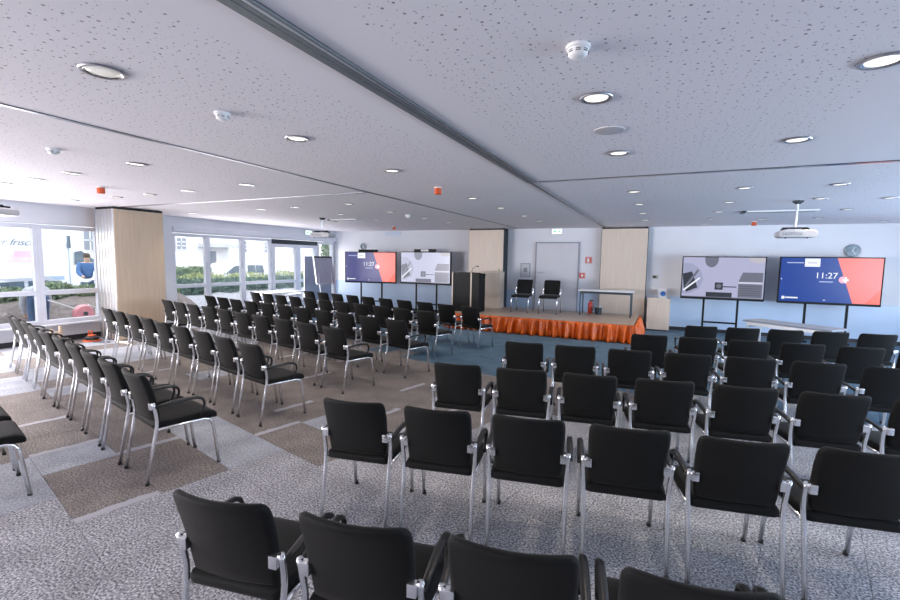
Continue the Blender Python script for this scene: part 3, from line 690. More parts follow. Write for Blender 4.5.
# ------------------------------------------------------------------ things on the back wall
def wall_box(name, label, cat, x, z, w, h, m, d=0.02, bev=0.003):
    t = thing(name, label, cat, (x, YB, z)); B(-w/2, w/2, -d, 0, -h/2, h/2).build('plate', m, t, bevel=bev); return t
ex = thing('exit_sign', 'lit green-white exit sign above the grey door', 'exit sign', (-2.81, YB, 2.61))
M_EXIT = mat('exit_lit', (0.9, 1, 0.95), 0.5, emit=(0.75, 1.0, 0.90), estr=1.4); M_EXITG = mat('exit_green', (0.02, 0.35, 0.2), 0.5, emit=(0.05, 0.6, 0.35), estr=0.5)
def exit_parts(t):
    B(-0.15, 0.15, -0.05, 0, -0.07, 0.07).build('housing', M_WHITE, t, bevel=0.004)
    p = B(-0.14, 0.14, -0.054, -0.05, -0.06, 0.06).build('lit_panel', M_EXIT, t)
    MB().prism([(-0.10, -0.03), (-0.06, -0.03), (-0.04, 0.0), (-0.02, -0.03), (0.0, -0.02), (-0.03, 0.03), (-0.07, 0.035), (-0.09, 0.01)], -0.056, -0.054).build('running_figure', M_EXITG, p)
    MB().prism([(0.03, -0.012), (0.07, -0.012), (0.07, -0.035), (0.115, 0.0), (0.07, 0.035), (0.07, 0.012), (0.03, 0.012)], -0.056, -0.054).build('arrow', M_EXITG, p)
exit_parts(ex)
ex2 = thing('exit_sign', 'lit pale exit sign above the glazed doors by the flip charts', 'exit sign', (XL, 11.75, 2.58), PI/2)
exit_parts(ex2)
nb = thing('notice_frame', 'small framed notice hanging on wall between partition and door', 'notice', (-3.72, YB, 1.47))
B(-0.15, 0.15, -0.02, 0, -0.21, 0.21).build('frame', M_FRAMEGREY, nb, bevel=0.004)
pp = B(-0.125, 0.125, -0.022, -0.02, -0.185, 0.185).build('sheet', mat('paper', (0.6, 0.62, 0.66), 0.7, noise=(15, 0.06)), nb)
B(-0.05, 0.06, -0.0235, -0.022, -0.06, 0.07).build('printed_figure', mat('print_grey', (0.3, 0.31, 0.34), 0.7, noise=(20, 0.2)), pp)
for k in range(3): B(-0.09, 0.09, -0.0235, -0.022, -0.11-0.025*k, -0.102-0.025*k).build('printed_line', MATS['print_grey'], pp)
def red_sign(x, z, label, s, glyph):
    t = thing('safety_sign', label, 'sign', (x, YB, z)); B(-s, s, -0.012, 0, -s, s).build('plate', M_RED, t, bevel=0.002)
    B(-s*0.82, s*0.82, -0.0135, -0.012, -s*0.82, s*0.82).build('border', M_WHITE, t); B(-s*0.74, s*0.74, -0.015, -0.0135, -s*0.74, s*0.74).build('field', M_RED, t)
    if glyph: MB().prism([(-0.04, -0.06), (0.02, -0.06), (0.02, 0.03), (0.0, 0.06), (-0.04, 0.04)], -0.017, -0.015).build('pictogram', M_WHITE, t)
    else: MB().lathe([(0.035, 0), (0.035, 0.004)], 16).build('button', M_WHITE, t, loc=(0, -0.013, 0), rot=(PI/2, 0, 0))
    return t
red_sign(-1.90, 1.80, 'red fire extinguisher pictogram sign on wall right of the door', 0.09, True)
s2 = red_sign(-2.06, 1.36, 'red fire alarm call point on wall beside the door frame', 0.08, False)
th = wall_box('thermostat', 'small olive-grey thermostat on wall above the low cabinet', 'thermostat', -0.17, 1.38, 0.13, 0.09, mat('olive_plastic', (0.36, 0.37, 0.28), 0.5, noise=(20, 0.1)))
B(-0.05, 0.02, -0.023, -0.02, -0.025, 0.025).build('display', M_SLOT, th)
sw = wall_box('light_switch', 'white light switch on wall just above the low cabinet', 'switch', -0.2, 1.05, 0.09, 0.09, M_WHITE, 0.014)
B(-0.03, 0.03, -0.019, -0.014, -0.03, 0.03).build('rocker', M_WHITE, sw, bevel=0.002)
def clock(x, z, r, label):
    t = thing('wall_clock', label, 'clock', (x, YB, z)); R = (PI/2, 0, 0)
    MB().lathe([(r, 0), (r, 0.035), (r*0.93, 0.045), (r*0.90, 0.040)], 32, cap=False).build('rim', M_ALU, t, True).rotation_euler = R
    MB().lathe([(r*0.92, 0.02), (r*0.92, 0.03)], 32).build('dial', mat('clock_dial', (0.16, 0.22, 0.25), 0.12, noise=(10, 0.4)), t).rotation_euler = R
    for a, l in ((0.4, 0.55), (2.6, 0.78)):
        M = Matrix.Rotation(a, 4, 'Y'); MB().box(-0.006, 0.006, -0.036, -0.032, -0.02, r*l, M).build('hand', M_WHITE, t)
clock(3.87, 2.10, 0.145, 'round dark wall clock above the blue and coral screen by the long table')
clock(-9.62, 2.17, 0.12, 'round dark wall clock above the screen nearest the flip charts')
wb_ = thing('wall_box', 'flat pale grille high on wall above the white desk-picture screen', 'grille', (-8.4, YB, 2.6))
B(-0.3, 0.3, -0.02, 0, -0.05, 0.05).build('frame', M_WAINS, wb_, bevel=0.003)
for k in range(4): B(-0.28, 0.28, -0.026, -0.02, -0.035+k*0.02, -0.026+k*0.02).build('slat', M_WALL, wb_)

# ------------------------------------------------------------------ screens
emi_white = mat('scr_white', (0.05, 0.05, 0.05), 0.25, emit=(0.85, 0.87, 0.95), estr=1.0)
mat('scr_pale', (0.02, 0.02, 0.03), 0.25, emit=(0.40, 0.48, 0.75), estr=1.0)
def emi(name, c, s=1.0): return mat(name, tuple(x*0.05 for x in c), 0.25, emit=c, estr=s)
def television(x, y, rz, ztop, zbot, w, label, kind, k=1.0, bar=None):
    t = thing('television', label, 'television', (x, y, 0), rz); h = ztop-zbot; hw = w/2; e = 0.022; bz = 0.05
    B(-hw, hw, 0.0, 0.07, zbot, ztop).build('housing', M_BLACK, t, bevel=0.006)
    for a, b, c, d in ((-hw, -hw+e, zbot, ztop), (hw-e, hw, zbot, ztop), (-hw+e, hw-e, ztop-e, ztop), (-hw+e, hw-e, zbot, zbot+bz)):
        B(a, b, -0.008, 0.0, c, d).build('bezel', M_BLACK, t, bevel=0.002)
    x0, x1, z0, z1 = -hw+e, hw-e, zbot+bz, ztop-e; W = x1-x0; Hh = z1-z0
    X = lambda u: x0+W*u
    Z = lambda v: z0+Hh*v
    def rect(name, u0, u1, v0, v1, m, lay, par): return B(X(u0), X(u1), -0.001-lay*0.0006, -0.0005, Z(v0), Z(v1)).build(name, m, par)
    def poly(name, pts, m, lay, par): return MB().prism([(X(u), Z(v)) for u, v in pts], -0.001-lay*0.0006, -0.0005).build(name, m, par)
    def disc(name, u, v, r, m, lay, par):
        return poly(name, [(u+r*math.cos(2*PI*i/24)*Hh/W, v+r*math.sin(2*PI*i/24)) for i in range(24)], m, lay, par)
    sfx = '_%s' % k
    if kind == 'clock':
        s = rect('screen', 0, 1, 0, 1, emi('scr_blue'+sfx, (0.010, 0.050, 0.30) if k == 1.0 else (0.055, 0.06, 0.22), 1.0), 0, t)
        c1 = emi('scr_coral'+sfx, (0.95, 0.20, 0.17), 1.0); wt = emi('scr_white', (0.85, 0.87, 0.95), 1.0)
        poly('coral_field', [(0.565, 1), (1, 1), (1, 0), (0.745, 0)], c1, 1, s)
        poly('orange_field', [(0.86, 0), (1, 0), (1, 0.34)], emi('scr_orange', (0.95, 0.14, 0.08), 1.0), 2, s)
        disc('pink_disc', 0.635, 0.52, 0.075, emi('scr_pink', (0.95, 0.45, 0.55), 1.0), 3, s)
        rect('cross_mark', 0.632, 0.69, 0.495, 0.535, wt, 4, s); rect('cross_mark', 0.652, 0.672, 0.45, 0.58, wt, 4, s)
        rect('white_box', 0.245, 0.40, 0.80, 0.985, wt, 2, s)
        rect('box_line', 0.275, 0.37, 0.88, 0.895, emi('scr_grey', (0.35, 0.33, 0.45), 1.0), 3, s)
        rect('title_bar', 0.06, 0.235, 0.875, 0.90, emi('scr_pale', (0.40, 0.48, 0.75), 1.0), 2, s)
        text_mesh('11:27', Hh*0.185, wt, s, (X(0.47), -0.0035, Z(0.60)), (PI/2, 0, 0))
        rect('date_line', 0.405, 0.54, 0.455, 0.478, emi('scr_pale', (0, 0, 0)), 2, s)
        rect('logo', 0.03, 0.062, 0.05, 0.115, wt, 2, s); rect('logo_line', 0.07, 0.20, 0.07, 0.10, wt, 2, s)
        rect('dot', 0.455, 0.48, 0.045, 0.06, wt, 2, s); rect('dot', 0.01, 0.02, 0.5, 0.53, wt, 2, s)
    else:
        s = rect('screen', 0, 1, 0, 1, emi('scr_desk'+sfx, (0.42, 0.43, 0.60) if k == 1.0 else (0.55, 0.57, 0.74), 1.0), 0, t)
        g = emi('scr_shade'+sfx, (0.33, 0.35, 0.50) if k == 1.0 else (0.44, 0.46, 0.6), 1.0); dk = emi('scr_dark'+sfx, (0.035, 0.04, 0.055) if k == 1.0 else (0.16, 0.165, 0.22), 1.0); md = emi('scr_mid'+sfx, (0.15, 0.16, 0.21) if k == 1.0 else (0.26, 0.27, 0.34), 1.0); wt = emi('scr_white', (0, 0, 0))
        disc('tray', 0.08, 0.45, 0.30, g, 1, s) if False else poly('tray', [(0.0, 0.85), (0.12, 0.84), (0.23, 0.68), (0.27, 0.45), (0.22, 0.2), (0.1, 0.08), (0, 0.07)], g, 1, s)
        poly('notebook', [(0.0, 0.58), (0.12, 0.64), (0.20, 0.24), (0.06, 0.12), (0.02, 0.25)], dk, 2, s)
        poly('pencil', [(0.03, 0.26), (0.055, 0.23), (0.21, 0.66), (0.19, 0.70)], md, 3, s)
        poly('pen', [(0.01, 0.17), (0.03, 0.15), (0.23, 0.47), (0.215, 0.49)], wt, 3, s)
        poly('bowl', [(0.275, 1)]+[(0.36+0.085*math.cos(a), 0.95+0.20*math.sin(a)) for a in [PI+PI*i/12 for i in range(13)]]+[(0.445, 1)], md, 1, s)
        poly('plate', [(0.80, 1), (0.83, 0.90), (0.92, 0.87), (1, 0.90), (1, 1)], emi('scr_cream'+sfx, (0.50, 0.48, 0.52), 1.0), 1, s)
        rect('speaker', 0.415, 0.515, 0.20, 0.38, dk, 2, s); disc('speaker_ring', 0.465, 0.29, 0.055, md, 3, s); rect('cable', 0.515, 0.68, 0.265, 0.29, dk, 2, s)
        rect('keyboard', 0.31, 0.63, 0.02, 0.135, dk, 2, s)
        poly('laptop_lid', [(0.70, 0.41), (0.985, 0.41), (0.985, 0.64), (0.745, 0.64)], md, 2, s)
        rect('laptop_hinge', 0.70, 0.985, 0.37, 0.405, emi('scr_hinge'+sfx, (0.6, 0.6, 0.72), 1.0), 2, s)
        rect('laptop_base', 0.70, 0.985, 0.03, 0.36, md, 2, s)
        for i in range(5): rect('key_row', 0.72, 0.965, 0.08+i*0.055, 0.09+i*0.055, dk, 3, s)
        rect('taskbar', 0, 1, 0, 0.02, md, 2, s)
    for sx in (-0.40*hw, 0.42*hw):
        B(sx-0.022, sx+0.022, 0.075, 0.115, 0.06, zbot+0.5*h).build('stand_post', M_BLACK, t, bevel=0.003)
        B(sx-0.03, sx+0.03, -0.14 if y+0.4 < YB else -0.2, 0.30 if YB-y > 0.35 else 0.2, 0.02, 0.06).build('stand_foot', M_BLACK, t, bevel=0.004)
    B(-0.40*hw, 0.42*hw, 0.075, 0.105, 0.30, 0.34).build('crossbeam', M_BLACK, t, bevel=0.003)
    if bar == 'sound':
        B(-0.52*hw+0.05, 0.30*hw-0.02, 0.0, 0.08, ztop, ztop+0.075).build('sound_bar', M_BLACK, t, bevel=0.01)
    if bar == 'cam':
        cbm = B(-0.45*hw, 0.40*hw, 0.0, 0.08, ztop, ztop+0.085).build('camera_bar', M_BLACK, t, bevel=0.01)
        B(-0.17*hw, 0.13*hw, -0.004, 0.0, ztop+0.01, ztop+0.075).build('light_plate', M_WHITE, cbm, bevel=0.004)
    return t
television(1.305, 12.6, 0, 1.93, 0.885, 1.74, 'large television with a grey desk picture beside the low cabinet', 'desk')
television(3.345, 12.6, 0, 1.94, 0.88, 1.83, 'large television showing 11:27 on vivid blue above the long table', 'clock')
television(-8.84, 12.5, math.radians(14.5), 1.97, 0.93, 1.79, 'turned television with muted blue and coral clock picture near the flip charts', 'clock', 0.7, 'sound')
television(-6.82, 12.6, 0, 1.985, 0.955, 1.80, 'television with pale desk picture and camera bar beside the lectern', 'desk', 0.7, 'cam')

# ------------------------------------------------------------------ flip charts
def flip(label, x, y, rz, w, z0, z1, m, tilt, pin=False):
    t = thing('pinboard' if pin else 'flip_chart', label, 'pinboard' if pin else 'flip chart', (x, y, 0), rz)
    Mx = Matrix.Translation((0, 0, z0)) @ Matrix.Rotation(tilt, 4, 'X')
    h = z1-z0
    bd = MB().box(-w/2, w/2, -0.02, 0.02, 0, h, Mx).build('board', m, t, bevel=0.004)
    MB().box(-w/2-0.015, -w/2, -0.025, 0.025, 0, h, Mx).build('edge_strip', M_ALU, bd); MB().box(w/2, w/2+0.015, -0.025, 0.025, 0, h, Mx).build('edge_strip', M_ALU, bd)
    if pin:
        for sx in (-1, 1):
            B(sx*w*0.45-0.015, sx*w*0.45+0.015, 0.021, 0.045, 0.03, z1-0.02).build('leg', M_ALU, t); B(sx*w*0.45-0.02, sx*w*0.45+0.02, -0.22, 0.22, 0, 0.03).build('foot', M_ALU, t)
        return t
    MB().box(-w/2, w/2, -0.035, -0.02, h-0.05, h, Mx).build('paper_clamp', M_DARKMETAL, bd)
    MB().box(-w/2, w/2, -0.06, -0.02, -0.01, 0.02, Mx).build('pen_tray', M_ALU, bd)
    for sx in (-1, 1): MB().tube([(sx*w*0.42, -0.22, 0), (sx*w*0.36, 0.05, z0+0.35)], 0.014, 8).build('leg', M_ALU, t, True)
    MB().tube([(0, 0.42, 0), (0, 0.08, z0+0.45)], 0.014, 8).build('leg', M_ALU, t, True)
    return t
flip('tall blue-grey pinboard standing behind the tilted flip chart', -10.22, 11.52, math.radians(72), 0.95, 0.32, 1.79, mat('pinboard_blue', (0.36, 0.43, 0.55), 0.7, noise=(30, 0.08)), 0.0, True)
flip('tilted grey-violet flip chart in front of the blue-grey pinboard', -9.62, 11.2, math.radians(82), 0.70, 0.93, 1.80, mat('flip_violet', (0.40, 0.39, 0.48), 0.6, noise=(20, 0.06)), -0.17)

# ------------------------------------------------------------------ floor clutter under the window
cr = thing('cable_reel', 'orange and black cable reel lying on the floor by the partition stack', 'cable reel', (-10.35, 5.05, 0)); cr.scale = (0.85, 0.85, 0.8)
MB().lathe([(0.17, 0.0), (0.18, 0.02), (0.17, 0.035)], 24).build('base_flange', M_REDCAP, cr, True)
MB().lathe([(0.10, 0.035), (0.145, 0.06), (0.15, 0.10), (0.10, 0.13)], 24).build('wound_cable', M_CAP, cr, True)
MB().lathe([(0.08, 0.13), (0.09, 0.15), (0.03, 0.17)], 16).build('hub', M_REDCAP, cr, True)
MB().tube([(-0.12, 0, 0.13), (-0.12, 0, 0.24), (0.0, 0, 0.26), (0.02, 0, 0.16)], 0.013, 8).build('handle', M_REDCAP, cr, True)
MB().tube([(0.14, -0.06, 0.08), (0.25, -0.1, 0.02), (0.42, 0.02, 0.012), (0.55, 0.1, 0.012)], 0.011, 8).build('loose_cable', M_CAP, cr, True)
cy = thing('wooden_bracket', 'small pale wooden stand on the floor below the windows', 'stand', (-10.55, 4.55, 0))
B(-0.09, 0.09, -0.11, 0.11, 0, 0.03).build('base', M_BEECH, cy, bevel=0.004)
B(-0.02, 0.02, -0.09, -0.05, 0.03, 0.30).build('upright', M_BEECH, cy, bevel=0.004); B(-0.02, 0.02, 0.05, 0.09, 0.03, 0.34).build('upright', M_BEECH, cy, bevel=0.004)
B(-0.022, 0.022, -0.10, 0.10, 0.20, 0.24).build('crosspiece', M_BEECH, cy, bevel=0.004)
pl = thing('power_strip', 'cream power strip lying on floor beside the cable reel', 'power strip', (-9.62, 5.22, 0), 0.3)
B(-0.16, 0.16, -0.03, 0.03, 0, 0.045).build('body', mat('cream_plastic', (0.7, 0.66, 0.5), 0.5, noise=(10, 0.05)), pl, bevel=0.006)
for k in range(4): MB().lathe([(0.02, 0.045), (0.02, 0.049)], 12, (-0.11+0.07*k, 0, 0)).build('socket', M_CAP, pl)

# ------------------------------------------------------------------ outside
M_ASPHALT = mat('outside_asphalt', (0.30, 0.30, 0.32), 0.9, noise=(3, 0.15), bump=(30, 0.3))
M_SOIL = mat('soil', (0.16, 0.135, 0.13), 0.95, noise=(5, 0.35), bump=(8, 0.8))
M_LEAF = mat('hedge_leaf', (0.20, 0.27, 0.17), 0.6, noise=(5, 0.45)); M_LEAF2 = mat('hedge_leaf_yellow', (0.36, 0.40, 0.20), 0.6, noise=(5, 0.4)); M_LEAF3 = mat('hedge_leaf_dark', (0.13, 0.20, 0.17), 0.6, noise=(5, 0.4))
M_FACADE = mat('white_render', (0.86, 0.85, 0.85), 0.8, noise=(2, 0.03), bump=(60, 0.1))
M_EXWIN = mat('outside_window_glass', (0.25, 0.28, 0.34), 0.15, noise=(1, 0.2))
M_CARW = mat('white_car_paint', (0.82, 0.83, 0.85), 0.25, coat=0.5, noise=(2, 0.02)); M_CARS = mat('silver_car_paint', (0.62, 0.66, 0.74), 0.3, 0.3, noise=(2, 0.03))
M_CARGLASS = mat('car_glass', (0.10, 0.14, 0.18), 0.08, noise=(2, 0.3)); M_TYRE = mat('tyre', (0.02, 0.02, 0.02), 0.8, noise=(20, 0.3))
gt = struct(B(-60, XL-0.24, -10, 60, -0.9, -0.6).build('ground', M_ASPHALT))
# planted bank between house and street
def bank(name, prof, y0, y1, m):
    mb = MB(); n = 40; vs = []; fs = []; r = random.Random(4)
    for i in range(n+1):
        y = y0+(y1-y0)*i/n
        for j, (x, z) in enumerate(prof): vs.append((x+r.uniform(-.06, .06)*(0 < j < len(prof)-1), y, z+r.uniform(-.05, .05)*(0 < j < len(prof)-1)))
    k = len(prof)
    for i in range(n):
        for j in range(k-1): fs.append((i*k+j, i*k+j+1, (i+1)*k+j+1, (i+1)*k+j))
    return mb.add(vs, fs).build(name, m, smooth=True)
tag(bank('soil_bank', [(-11.2, -0.62), (-11.22, 0.0), (-11.9, 0.0), (-12.4, 0.12), (-12.9, 0.36), (-13.4, 0.55), (-14.0, 0.61), (-14.9, 0.54), (-15.5, 0.1), (-15.8, -0.62)], -4, 9.0, M_SOIL), 'bare grey-brown soil bank rising outside the windows', 'soil', kind='stuff')
tag(bank('gravel_bank', [(-11.2, -0.62), (-11.22, 0.0), (-12.0, 0.04), (-12.8, 0.25), (-13.6, 0.42), (-14.6, 0.46), (-15.6, 0.35), (-16.2, -0.3), (-16.6, -0.62)], 9.0, 30, mat('gravel', (0.34, 0.34, 0.38), 0.95, noise=(12, 0.3), bump=(15, 0.6))), 'pale gravel bank outside the tall windows', 'gravel', kind='stuff')

def leaf_mesh(nm, x0, x1, y0, y1, z0, z1, n, size, m, seed, shape=None):
    r = random.Random(seed); mb = MB()
    for _ in range(n):
        if shape:
            while True:
                p = Vector((r.uniform(-1, 1), r.uniform(-1, 1), r.uniform(-1, 1)))
                if 0.45 < p.length < 1: break
            c = Vector(((x0+x1)/2+p.x*(x1-x0)/2, (y0+y1)/2+p.y*(y1-y0)/2, (z0+z1)/2+p.z*(z1-z0)/2))
        else:
            y = r.uniform(y0, y1); wob = 0.06*math.sin(y*3.1+seed)+0.05*math.sin(y*7.3)
            side = r.random()
            if side < 0.45: c = Vector((x1+r.uniform(-0.10, 0.05), y, r.uniform(z0, z1+wob)))
            elif side < 0.85: c = Vector((r.uniform(x0, x1), y, z1+wob+r.uniform(-0.10, 0.05)))
            else: c = Vector((x0+r.uniform(-0.05, 0.1), y, r.uniform(z0, z1+wob)))
        a = Euler((r.uniform(0, 6), r.uniform(0, 6), r.uniform(0, 6))).to_matrix(); s = size*r.uniform(0.6, 1.2)
        mb.add([c+a @ Vector(q) for q in ((-s, 0, 0), (0, -s*0.5, 0.15*s), (s, 0, 0), (0, s*0.5, 0.15*s))], [(0, 1, 2), (0, 2, 3)])
    return mb
def hedge(label, x0, x1, y0, y1, z0, z1, m, seed, n=9000):
    t = thing('hedge', label, 'hedge', ((x0+x1)/2, (y0+y1)/2, z0))
    cx, cy, cz = t.location
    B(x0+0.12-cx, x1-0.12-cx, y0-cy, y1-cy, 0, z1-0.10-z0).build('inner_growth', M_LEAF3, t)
    mb = leaf_mesh('foliage', x0, x1, y0, y1, z0, z1, n, 0.055, m, seed); mb.v = [(v[0]-cx, v[1]-cy, v[2]-cz) for v in mb.v]
    tag(mb.build('foliage', m, t), kind='stuff')
    return t
hedge('clipped green hedge on the soil bank before the parked truck', -14.8, -14.0, 0.5, 9.4, 0.57, 0.86, M_LEAF, 1)
hedge('dark green lower hedge outside the tall windows', -15.1, -14.3, 9.6, 24, 0.35, 0.86, M_LEAF3, 2)
hedge('yellow-green taller hedge behind the dark hedge', -16.6, -15.7, 10.0, 32, -0.5, 0.97, M_LEAF2, 3, 12000)
hedge('rounded green hedge beneath the building window', -21.5, -20.4, 11.5, 15.4, -0.6, 1.13, M_LEAF, 4, 7000)

def win_part(t, x, y0, y1, z0, z1, nv, nh):
    w = B(x, x+0.05, y0, y1, z0, z1).build('window', M_EXWIN, t)
    B(x+0.05, x+0.09, y0-0.08, y0, z0-0.08, z1+0.08).build('frame', mat('pale_frame', (0.7, 0.7, 0.72), 0.5), w); B(x+0.05, x+0.09, y1, y1+0.08, z0-0.08, z1+0.08).build('frame', MATS['pale_frame'], w)
    B(x+0.05, x+0.09, y0, y1, z1, z1+0.08).build('frame', MATS['pale_frame'], w); B(x+0.05, x+0.09, y0, y1, z0-0.08, z0).build('frame', MATS['pale_frame'], w)
    for k in range(1, nv): y = y0+(y1-y0)*k/nv; B(x+0.05, x+0.08, y-0.04, y+0.04, z0, z1).build('muntin', MATS['pale_frame'], w)
    for k in range(1, nh): z = z0+(z1-z0)*k/nh; B(x+0.05, x+0.08, y0, y1, z-0.04, z+0.04).build('muntin', MATS['pale_frame'], w)
FX = -32.0
hb = thing('building', 'white rendered building across the street with small barred windows and porch', 'building', (0, 0, 0))
B(FX-8, FX, 18, 44, -0.7, 8.5).build('facade', M_FACADE, hb)
B(FX-9, FX+0.6, 18, 44.5, 8.5, 8.9).build('eaves', M_FACADE, hb)
def fx(px, py):
    d = fw+rt*((px-450)/450)+up*((300-py)/450); k = FX/d.x; return d.y*k, CAM_H+d.z*k
for (a, b, c, d_) in ((176, 238, 185.5, 249.5), (240, 241, 246, 252), (264.5, 242, 268.5, 252.5), (292, 247, 295, 253.5), (312, 247, 315.5, 253.5)):
    y0, z1 = fx(a, b); y1, z0 = fx(c, d_); win_part(hb, FX, y0, y1, z0, z1, 2, 3)
y0, z1 = fx(204, 251); y1, z0 = fx(216, 267)
B(FX, FX+0.06, y0, y1, -0.6, z1).build('entrance_door', M_EXWIN, hb)
B(FX, FX+1.2, y0-0.5, y1+1.6, z1+0.3, z1+0.6).build('porch_roof', mat('porch_grey', (0.55, 0.56, 0.6), 0.6, noise=(3, 0.1)), hb)
B(FX+1.0, FX+1.2, y1+0.3, y1+0.55, -0.6, z1+0.3).build('porch_post', M_FACADE, hb)
b2 = thing('building', 'pale house with wide window behind the delivery truck', 'building', (0, 0, 0))
B(-42, -34, -6, 17.8, -0.7, 7.5).build('facade', M_FACADE, b2); B(-42.3, -33.7, -6.3, 17.9, 7.5, 7.9).build('eaves', M_FACADE, b2)
win_part(b2, -34.0, 16.4, 17.5, 2.0, 3.3, 3, 2)
tt = thing('tree', 'leafy green tree at the street corner beyond the last window', 'tree', (-20.5, 25.8, -0.6))
MB().tube([(0, 0, 0), (0.05, 0, 1.2), (0, 0.1, 2.4)], [0.16, 0.13, 0.08], 10).build('trunk', mat('bark', (0.16, 0.12, 0.09), 0.9, noise=(8, 0.3)), tt, True)
tag(leaf_mesh('foliage', -1.5, 1.5, -1.7, 1.7, 0.7, 4.6, 5000, 0.11, M_LEAF, 9, True).build('foliage', M_LEAF, tt), kind='stuff')

def wheel(t, x, y, z, r, wd):
    w = MB().lathe([(r*0.6, -wd/2), (r, -wd/2), (r, wd/2), (r*0.6, wd/2)], 24).build('wheel', M_TYRE, t, True); w.rotation_euler = (0, PI/2, 0); w.location = (x, y, z)
    MB().lathe([(r*0.6, -wd*0.52), (r*0.62, wd*0.52)], 18).build('hub', M_ALU, w, True)
def vehicle(name, label, cat, loc, prof, width, m, glass_polys, wheels, wr, taper=0.12, zt=1.0, ext=()):
    """side profile in (y,z); the body is narrower above zt"""
    t = thing(name, label, cat, loc); n = len(prof); vs = []
    for s in (-1, 1):
        for y, z in prof: vs.append((s*(width/2-(taper if z > zt else 0)), y, z))
    MB().add(vs, [tuple(range(n)), tuple(reversed(range(n, 2*n)))]+[(i, (i+1) % n, (i+1) % n+n, i+n) for i in range(n)]).build('body', m, t, bevel=0.03)
    for pl_ in glass_polys:
        k = len(pl_); xs = width/2-taper+0.004; out = []
        for xx in (xs, xs+0.012): out += [(xx+(0.05 if z < zt+0.12 else 0), y, z) for y, z in pl_]
        MB().add(out, [tuple(range(k)), tuple(reversed(range(k, 2*k)))]+[(i, (i+1) % k, (i+1) % k+k, i+k) for i in range(k)]).build('side_window', M_CARGLASS, t)
    for y in wheels:
        for s in (-1, 1): wheel(t, s*(width/2-0.12), y, wr, wr, 0.2)
    return t
# silver car in front of the truck
car = vehicle('car', 'silver parked car behind the clipped hedge in front of the truck', 'car', (-17.6, 6.62, -0.6), [(-2.1, 0.35), (-2.15, 0.75), (-1.95, 0.95), (-1.35, 1.05), (-0.75, 1.48), (0.55, 1.52), (1.35, 1.12), (2.0, 0.98), (2.2, 0.7), (2.2, 0.35)], 1.75, M_CARS,
        [[(-1.2, 1.08), (-0.7, 1.42), (-0.05, 1.44), (-0.05, 1.08)], [(0.05, 1.08), (0.05, 1.44), (0.5, 1.45), (1.15, 1.10)]], (-1.3, 1.35), 0.32, 0.12, 1.1)
car.scale = (1, 1, 1.06)
# delivery truck
tr = vehicle('truck', 'white delivery truck with cursive lettering and pink stripe', 'truck', (-20.6, 6.2, -0.6), [(-5.0, 0.45), (-5.0, 3.75), (2.6, 3.75), (2.6, 2.72), (2.95, 2.66), (3.95, 1.88), (4.6, 1.62), (4.85, 1.2), (4.85, 0.45)], 2.2, M_CARW,
        [[(2.88, 1.96), (2.88, 2.42), (3.10, 2.46), (3.60, 2.06), (3.58, 1.92)]], (-3.2, 3.7), 0.40, 0.0, 9.0)
B(1.105, 1.115, -5.0, 1.8, 2.05, 2.36).build('pink_stripe', mat('pink_paint', (0.88, 0.60, 0.68), 0.5, noise=(3, 0.1)), tr)
B(1.105, 1.118, 1.2, 1.75, 2.22, 2.42).build('pink_patch', mat('pink_patch', (0.86, 0.48, 0.58), 0.5, noise=(3, 0.1)), tr)
B(1.105, 1.12, -5.0, 2.55, 1.42, 1.55).build('side_guard', mat('blue_grey_paint', (0.35, 0.45, 0.62), 0.5, noise=(3, 0.1)), tr)
text_mesh('immer frisch', 0.30, mat('ink_blue', (0.16, 0.18, 0.26), 0.6, noise=(9, 0.1)), tr, (1.115, 0.98, 2.70), (PI/2, 0, PI/2), shear=0.45)
MB().box(1.1, 1.22, 2.68, 2.76, 2.55, 3.0).build('mirror', M_CARGLASS, tr, bevel=0.02)
B(1.105, 1.125, 2.72, 2.74, 1.0, 2.6).build('door_seam', MATS['blue_grey_paint'], tr)
# white van
vehicle('van', 'white van with dark side windows parked beyond the yellow-green hedge', 'van', (-23.0, 18.3, -0.6), [(-2.0, 0.35), (-2.05, 1.12), (-1.3, 1.30), (-0.3, 1.90), (0.2, 1.95), (2.0, 1.93), (2.15, 1.4), (2.2, 0.35)], 1.85, M_CARW,
        [[(-0.85, 1.36), (-0.22, 1.80), (0.34, 1.83), (0.34, 1.38)], [(0.68, 1.38), (0.68, 1.84), (1.22, 1.84), (1.22, 1.38)], [(1.30, 1.38), (1.30, 1.84), (1.78, 1.82), (1.86, 1.38)]], (-1.2, 1.4), 0.33, 0.08, 1.32)
vehicle('car', 'small blue car parked beyond the glazed doors', 'car', (-24.5, 28.5, -0.6), [(-1.0, 0.35), (-1.05, 0.8), (-0.8, 1.05), (-0.45, 1.9), (0.7, 1.95), (1.0, 1.1), (1.05, 0.35)], 1.6, mat('blue_car_paint', (0.05, 0.22, 0.55), 0.3, coat=0.5, noise=(2, 0.05)),
        [[(-0.5, 1.2), (-0.3, 1.75), (0.55, 1.78), (0.7, 1.2)]], (-0.6, 0.6), 0.3, 0.08, 1.16)

